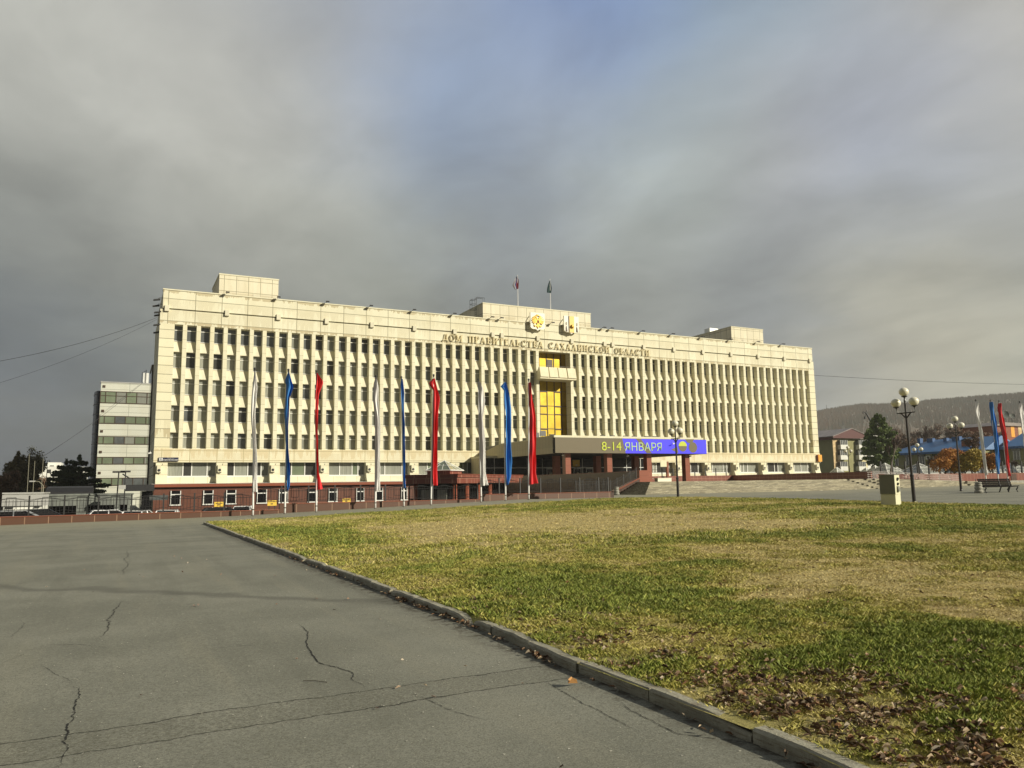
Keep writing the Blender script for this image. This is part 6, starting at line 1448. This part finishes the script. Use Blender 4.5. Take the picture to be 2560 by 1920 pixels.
ii=(np.arange(ny-1)[:,None]*nx+np.arange(nx-1)[None]).ravel(); F_=np.stack([ii,ii+1,ii+nx+1,ii+nx],1)
me=bpy.data.meshes.new('lawn'); me.vertices.add(len(v)); me.vertices.foreach_set('co',v.ravel().astype(np.float32)); me.loops.add(F_.size); me.loops.foreach_set('vertex_index',F_.ravel().astype(np.int32)); me.polygons.add(len(F_)); me.polygons.foreach_set('loop_start',np.arange(0,F_.size,4,dtype=np.int32))
me.materials.append(M['soil']); ca=me.color_attributes.new('Col','FLOAT_COLOR','POINT'); ca.data.foreach_set('color',np.concatenate([C3.reshape(-1,3),np.ones((len(v),1))],1).ravel().astype(np.float32)); me.update(calc_edges=True)
me.polygons.foreach_set('use_smooth',[True]*len(me.polygons)); o=link('lawn',me); struct(o)
# grass blades
def visible(x,y,mg=.25):
    p=np.stack([x,y,h(x,y)-EYE],1); d_=p@Fv; a=(p@Rv)/d_*FPX/1280; b_=(p@Uv)/d_*FPX/960
    return (d_>.5)&(np.abs(a)<1+mg)&(np.abs(b_)<1+mg)
def blades(n,y0,y1,hgt,wd,seed):
    rnd=np.random.RandomState(seed); x=rnd.uniform(3.45,33,n); y=rnd.uniform(y0,y1,n); k_=visible(x,y)&(x>KXf(y)+.11+rnd.uniform(-.02,.02,n))&(rnd.rand(n)<np.clip((fbm(x,y,7.0,61)-.33)*4.5,.12,1)); x=x[k_]; y=y[k_]; n=len(x)
    g=green(x,y); g2=np.clip(g+rnd.normal(0,.16,n),0,1); z=lawnz(x,y)-.005
    H_=hgt*rnd.uniform(.35,1.35,n)*(.5+.8*g)*(.55+.9*fbm(x,y,5.0,63)); a=rnd.uniform(0,2*np.pi,n); lean=H_*rnd.uniform(.3,1.4,n)*(1.35-.6*g); flat=rnd.rand(n)<(1-g)*.55; H_=np.where(flat,H_*.35,H_)
    dx,dy=np.cos(a)*lean,np.sin(a)*lean; a2=rnd.uniform(0,2*np.pi,n); wx,wy=np.cos(a2)*wd*.5,np.sin(a2)*wd*.5
    P0=np.stack([x-wx,y-wy,z],1); P1=np.stack([x+wx,y+wy,z],1); P2=np.stack([x+dx*.45+wx*.7,y+dy*.45+wy*.7,z+H_*.7],1); P3=np.stack([x+dx,y+dy,z+H_],1)
    V=np.stack([P0,P1,P2,P3],1)
    cg=np.array([.165,.21,.036])+rnd.uniform(-.03,.08,(n,1))*np.array([1,.9,.25]); cyw=np.array([.40,.36,.085]); cdd=np.array([.68,.56,.26])*rnd.uniform(.55,1.15,(n,1))
    t=g2[:,None]; c=np.where(t>.5,cg*(t-.5)*2+cyw*(1-(t-.5)*2),cyw*t*2+cdd*(1-t*2)); c=c*rnd.uniform(.55,1.3,(n,1))*(.72+.55*fbm(x,y,3.2,67))[:,None]
    return V,c
parts=[blades(2300000,1.6,7.5,.038,.0034,1),blades(1300000,7.5,15,.045,.0065,2),blades(700000,15,40.4,.055,.018,3)]
V=np.concatenate([p[0] for p in parts]); c=np.concatenate([p[1] for p in parts]); o=quads_mesh('grass',V,'blade',None,np.clip(c,0.005,1)); o['kind']='stuff'
# fallen leaves
def leaves(pos,seed,smin=.022,smax=.055):
    rnd=np.random.RandomState(seed); n=len(pos); a=rnd.uniform(0,2*np.pi,n); s=rnd.uniform(smin,smax,n); tl=rnd.normal(0,.45,n); cu=rnd.uniform(.1,.7,n)*s
    ca_,sa=np.cos(a),np.sin(a); out=[]
    # six point curled leaf: two quads sharing a mid rib
    def pt(u,w,z): return np.stack([pos[:,0]+s*(u*ca_-w*sa),pos[:,1]+s*(u*sa+w*ca_),pos[:,2]+z+s*u*np.sin(tl)*.6],1)
    r0=pt(-.6,0,cu*.2); r1=pt(.65,0,cu*.5); 
    wv_=rnd.uniform(.10,.34,n)
    l0=pt(-.15,-wv_*1.0,cu*1.1); l1=pt(.3,-wv_*.8,cu*.9); m0=pt(-.1,wv_*1.0,cu*.9); m1=pt(.35,wv_*.75,cu*1.2)
    V=np.concatenate([np.stack([r0,l0,l1,r1],1),np.stack([r0,r1,m1,m0],1)])
    pal=np.array([[.20,.12,.07],[.30,.20,.12],[.10,.065,.04],[.44,.34,.22],[.26,.14,.07],[.40,.33,.24],[.16,.10,.065]]); c=pal[rnd.randint(0,len(pal),n)]*rnd.uniform(.6,1.15,(n,1)); return V,np.concatenate([c,c])
rnd=np.random.RandomState(8); Ps=[]
x=rnd.uniform(3.7,12,150000); y=rnd.uniform(1.6,12,150000)
cl=[(1800,1720,1.0,.6,1),(2000,1760,.7,.5,1),(2250,1900,1.0,.8,.9),(2500,1880,.8,.6,.9),(1950,1830,.6,.4,.8),(2350,1780,.7,.3,.5),(1560,1620,.8,.5,.55),(2520,1740,.8,.3,.5),(2150,1690,.7,.25,.6),(1250,1500,.5,.7,.3),(2330,1660,.6,.12,.5),(2120,1800,.9,.5,1),(2350,1850,1.0,.5,1),(1700,1650,.7,.35,.7),(1420,1560,.7,.9,.22),(1300,1480,1.2,1.2,.10),(2400,1650,1.5,.5,.16)]
pr=blobs(x,y,cl)*.33*np.clip((fbm(x,y,4.5,41)-.44)*7,0,1.5)+.006*(fbm(x,y,2,44)>.5); k_=(rnd.rand(len(x))<pr)&visible(x,y)&(x>KXf(y)+.12); x,y=x[k_],y[k_]
Ps.append(np.stack([x,y,lawnz(x,y)+rnd.uniform(.004,.035,len(x))],1))
x=rnd.uniform(3.9,30,2200); y=rnd.uniform(6,38,2200); k_=visible(x,y)&(rnd.rand(2200)<.32); Ps.append(np.stack([x[k_],y[k_],lawnz(x[k_],y[k_])+.02],1))
x=rnd.uniform(3.9,14,26000); y=rnd.uniform(1.6,16,26000); k_=visible(x,y)&(rnd.rand(26000)<.5*np.clip((fbm(x,y,1.2,83)-.4)*4,.05,1)); LS=np.stack([x[k_],y[k_],lawnz(x[k_],y[k_])+.012],1)
# in the gutter
y=rnd.uniform(2.6,20,2600); cl_=fbm(y,y*0,1.6,55); k_=rnd.rand(2600)<np.clip((cl_-.42)*4,.03,1)*np.where((y<5)|((y>6.3)&(y<11)),.75,.22); y=y[k_]; x=KXf(y)-.015-np.abs(rnd.normal(0,.05,len(y))); Ps.append(np.stack([x,y,h(x,y)+rnd.uniform(.006,.03,len(y))],1))
V1,c1=leaves(np.concatenate(Ps),1); V5,c5=leaves(LS,5,.007,.018); V1=np.concatenate([V1,V5]); c1=np.concatenate([c1,c5*.9])
# loose on the road
x=rnd.uniform(-6,3.6,260); y=rnd.uniform(3,22,260); k_=rnd.rand(260)<np.where(x>1,.5,.25); pr_=np.stack([x[k_],y[k_],h(x[k_],y[k_])+.006],1); V2,c2=leaves(pr_,2,.02,.05); c2=c2*1.3+.08
sp=G(1433,1718); V3,c3_=leaves(np.array([[sp[0],sp[1],sp[2]+.01]]),3,.09,.095); c3_=c3_*0+np.array([.42,.22,.08])
o=quads_mesh('fallen_leaves',np.concatenate([V1,V2,V3]),'leaf_litter',None,np.clip(np.concatenate([c1,c2,c3_]),0,1)); o['kind']='stuff'
# pale grit specks on the road
rnd=np.random.RandomState(12); n=900; x=rnd.uniform(-6,3.6,n); y=rnd.uniform(3,14,n); s=rnd.uniform(.004,.011,n); a=rnd.uniform(0,6.28,n)
V=np.stack([np.stack([x+s*np.cos(a+q),y+s*np.sin(a+q),h(x,y)+.003+.004*(q%3>1)],1) for q in (0,1.3,3.0,4.6)],1); o=quads_mesh('grit',V,'leaf_litter',None,np.tile(np.array([[.5,.48,.4]]),(n,1))*rnd.uniform(.6,1.2,(n,1))); o['kind']='stuff'
# twigs on the road
for (a,b_,i) in (((758,1704),(818,1708),0),):
    A=G(*a);B=G(*b_); m_=MB(); m_.tube([A+np.array([0,0,.008]),(A+B)/2+np.array([0,.01,.012]),B+np.array([0,0,.008])],.003,5); o=m_.build('fallen_twig','bark'); tag(o,['straight dark twig lying on the asphalt left of the long crack','short dark twig lying by the trench repair at left','small curved twig lying on the near asphalt'][i],'twig')

# ---------------------------------------------------------------- haze
hm=bpy.data.materials.new('haze'); hm.use_nodes=True; hn=hm.node_tree; hn.nodes.remove(hn.nodes['Principled BSDF'])
pv=hn.nodes.new('ShaderNodeVolumePrincipled'); pv.inputs['Density'].default_value=.00022; pv.inputs['Color'].default_value=(.9,.9,.86,1); pv.inputs['Anisotropy'].default_value=.2
hn.links.new(pv.outputs[0],hn.nodes['Material Output'].inputs['Volume']); M['haze']=hm
b=MB(); b.box(-1350,2300,-250,2320,-12,232); o=b.build('haze','haze'); fixn(o); o['kind']='stuff'
sc.cycles.volume_bounces=0
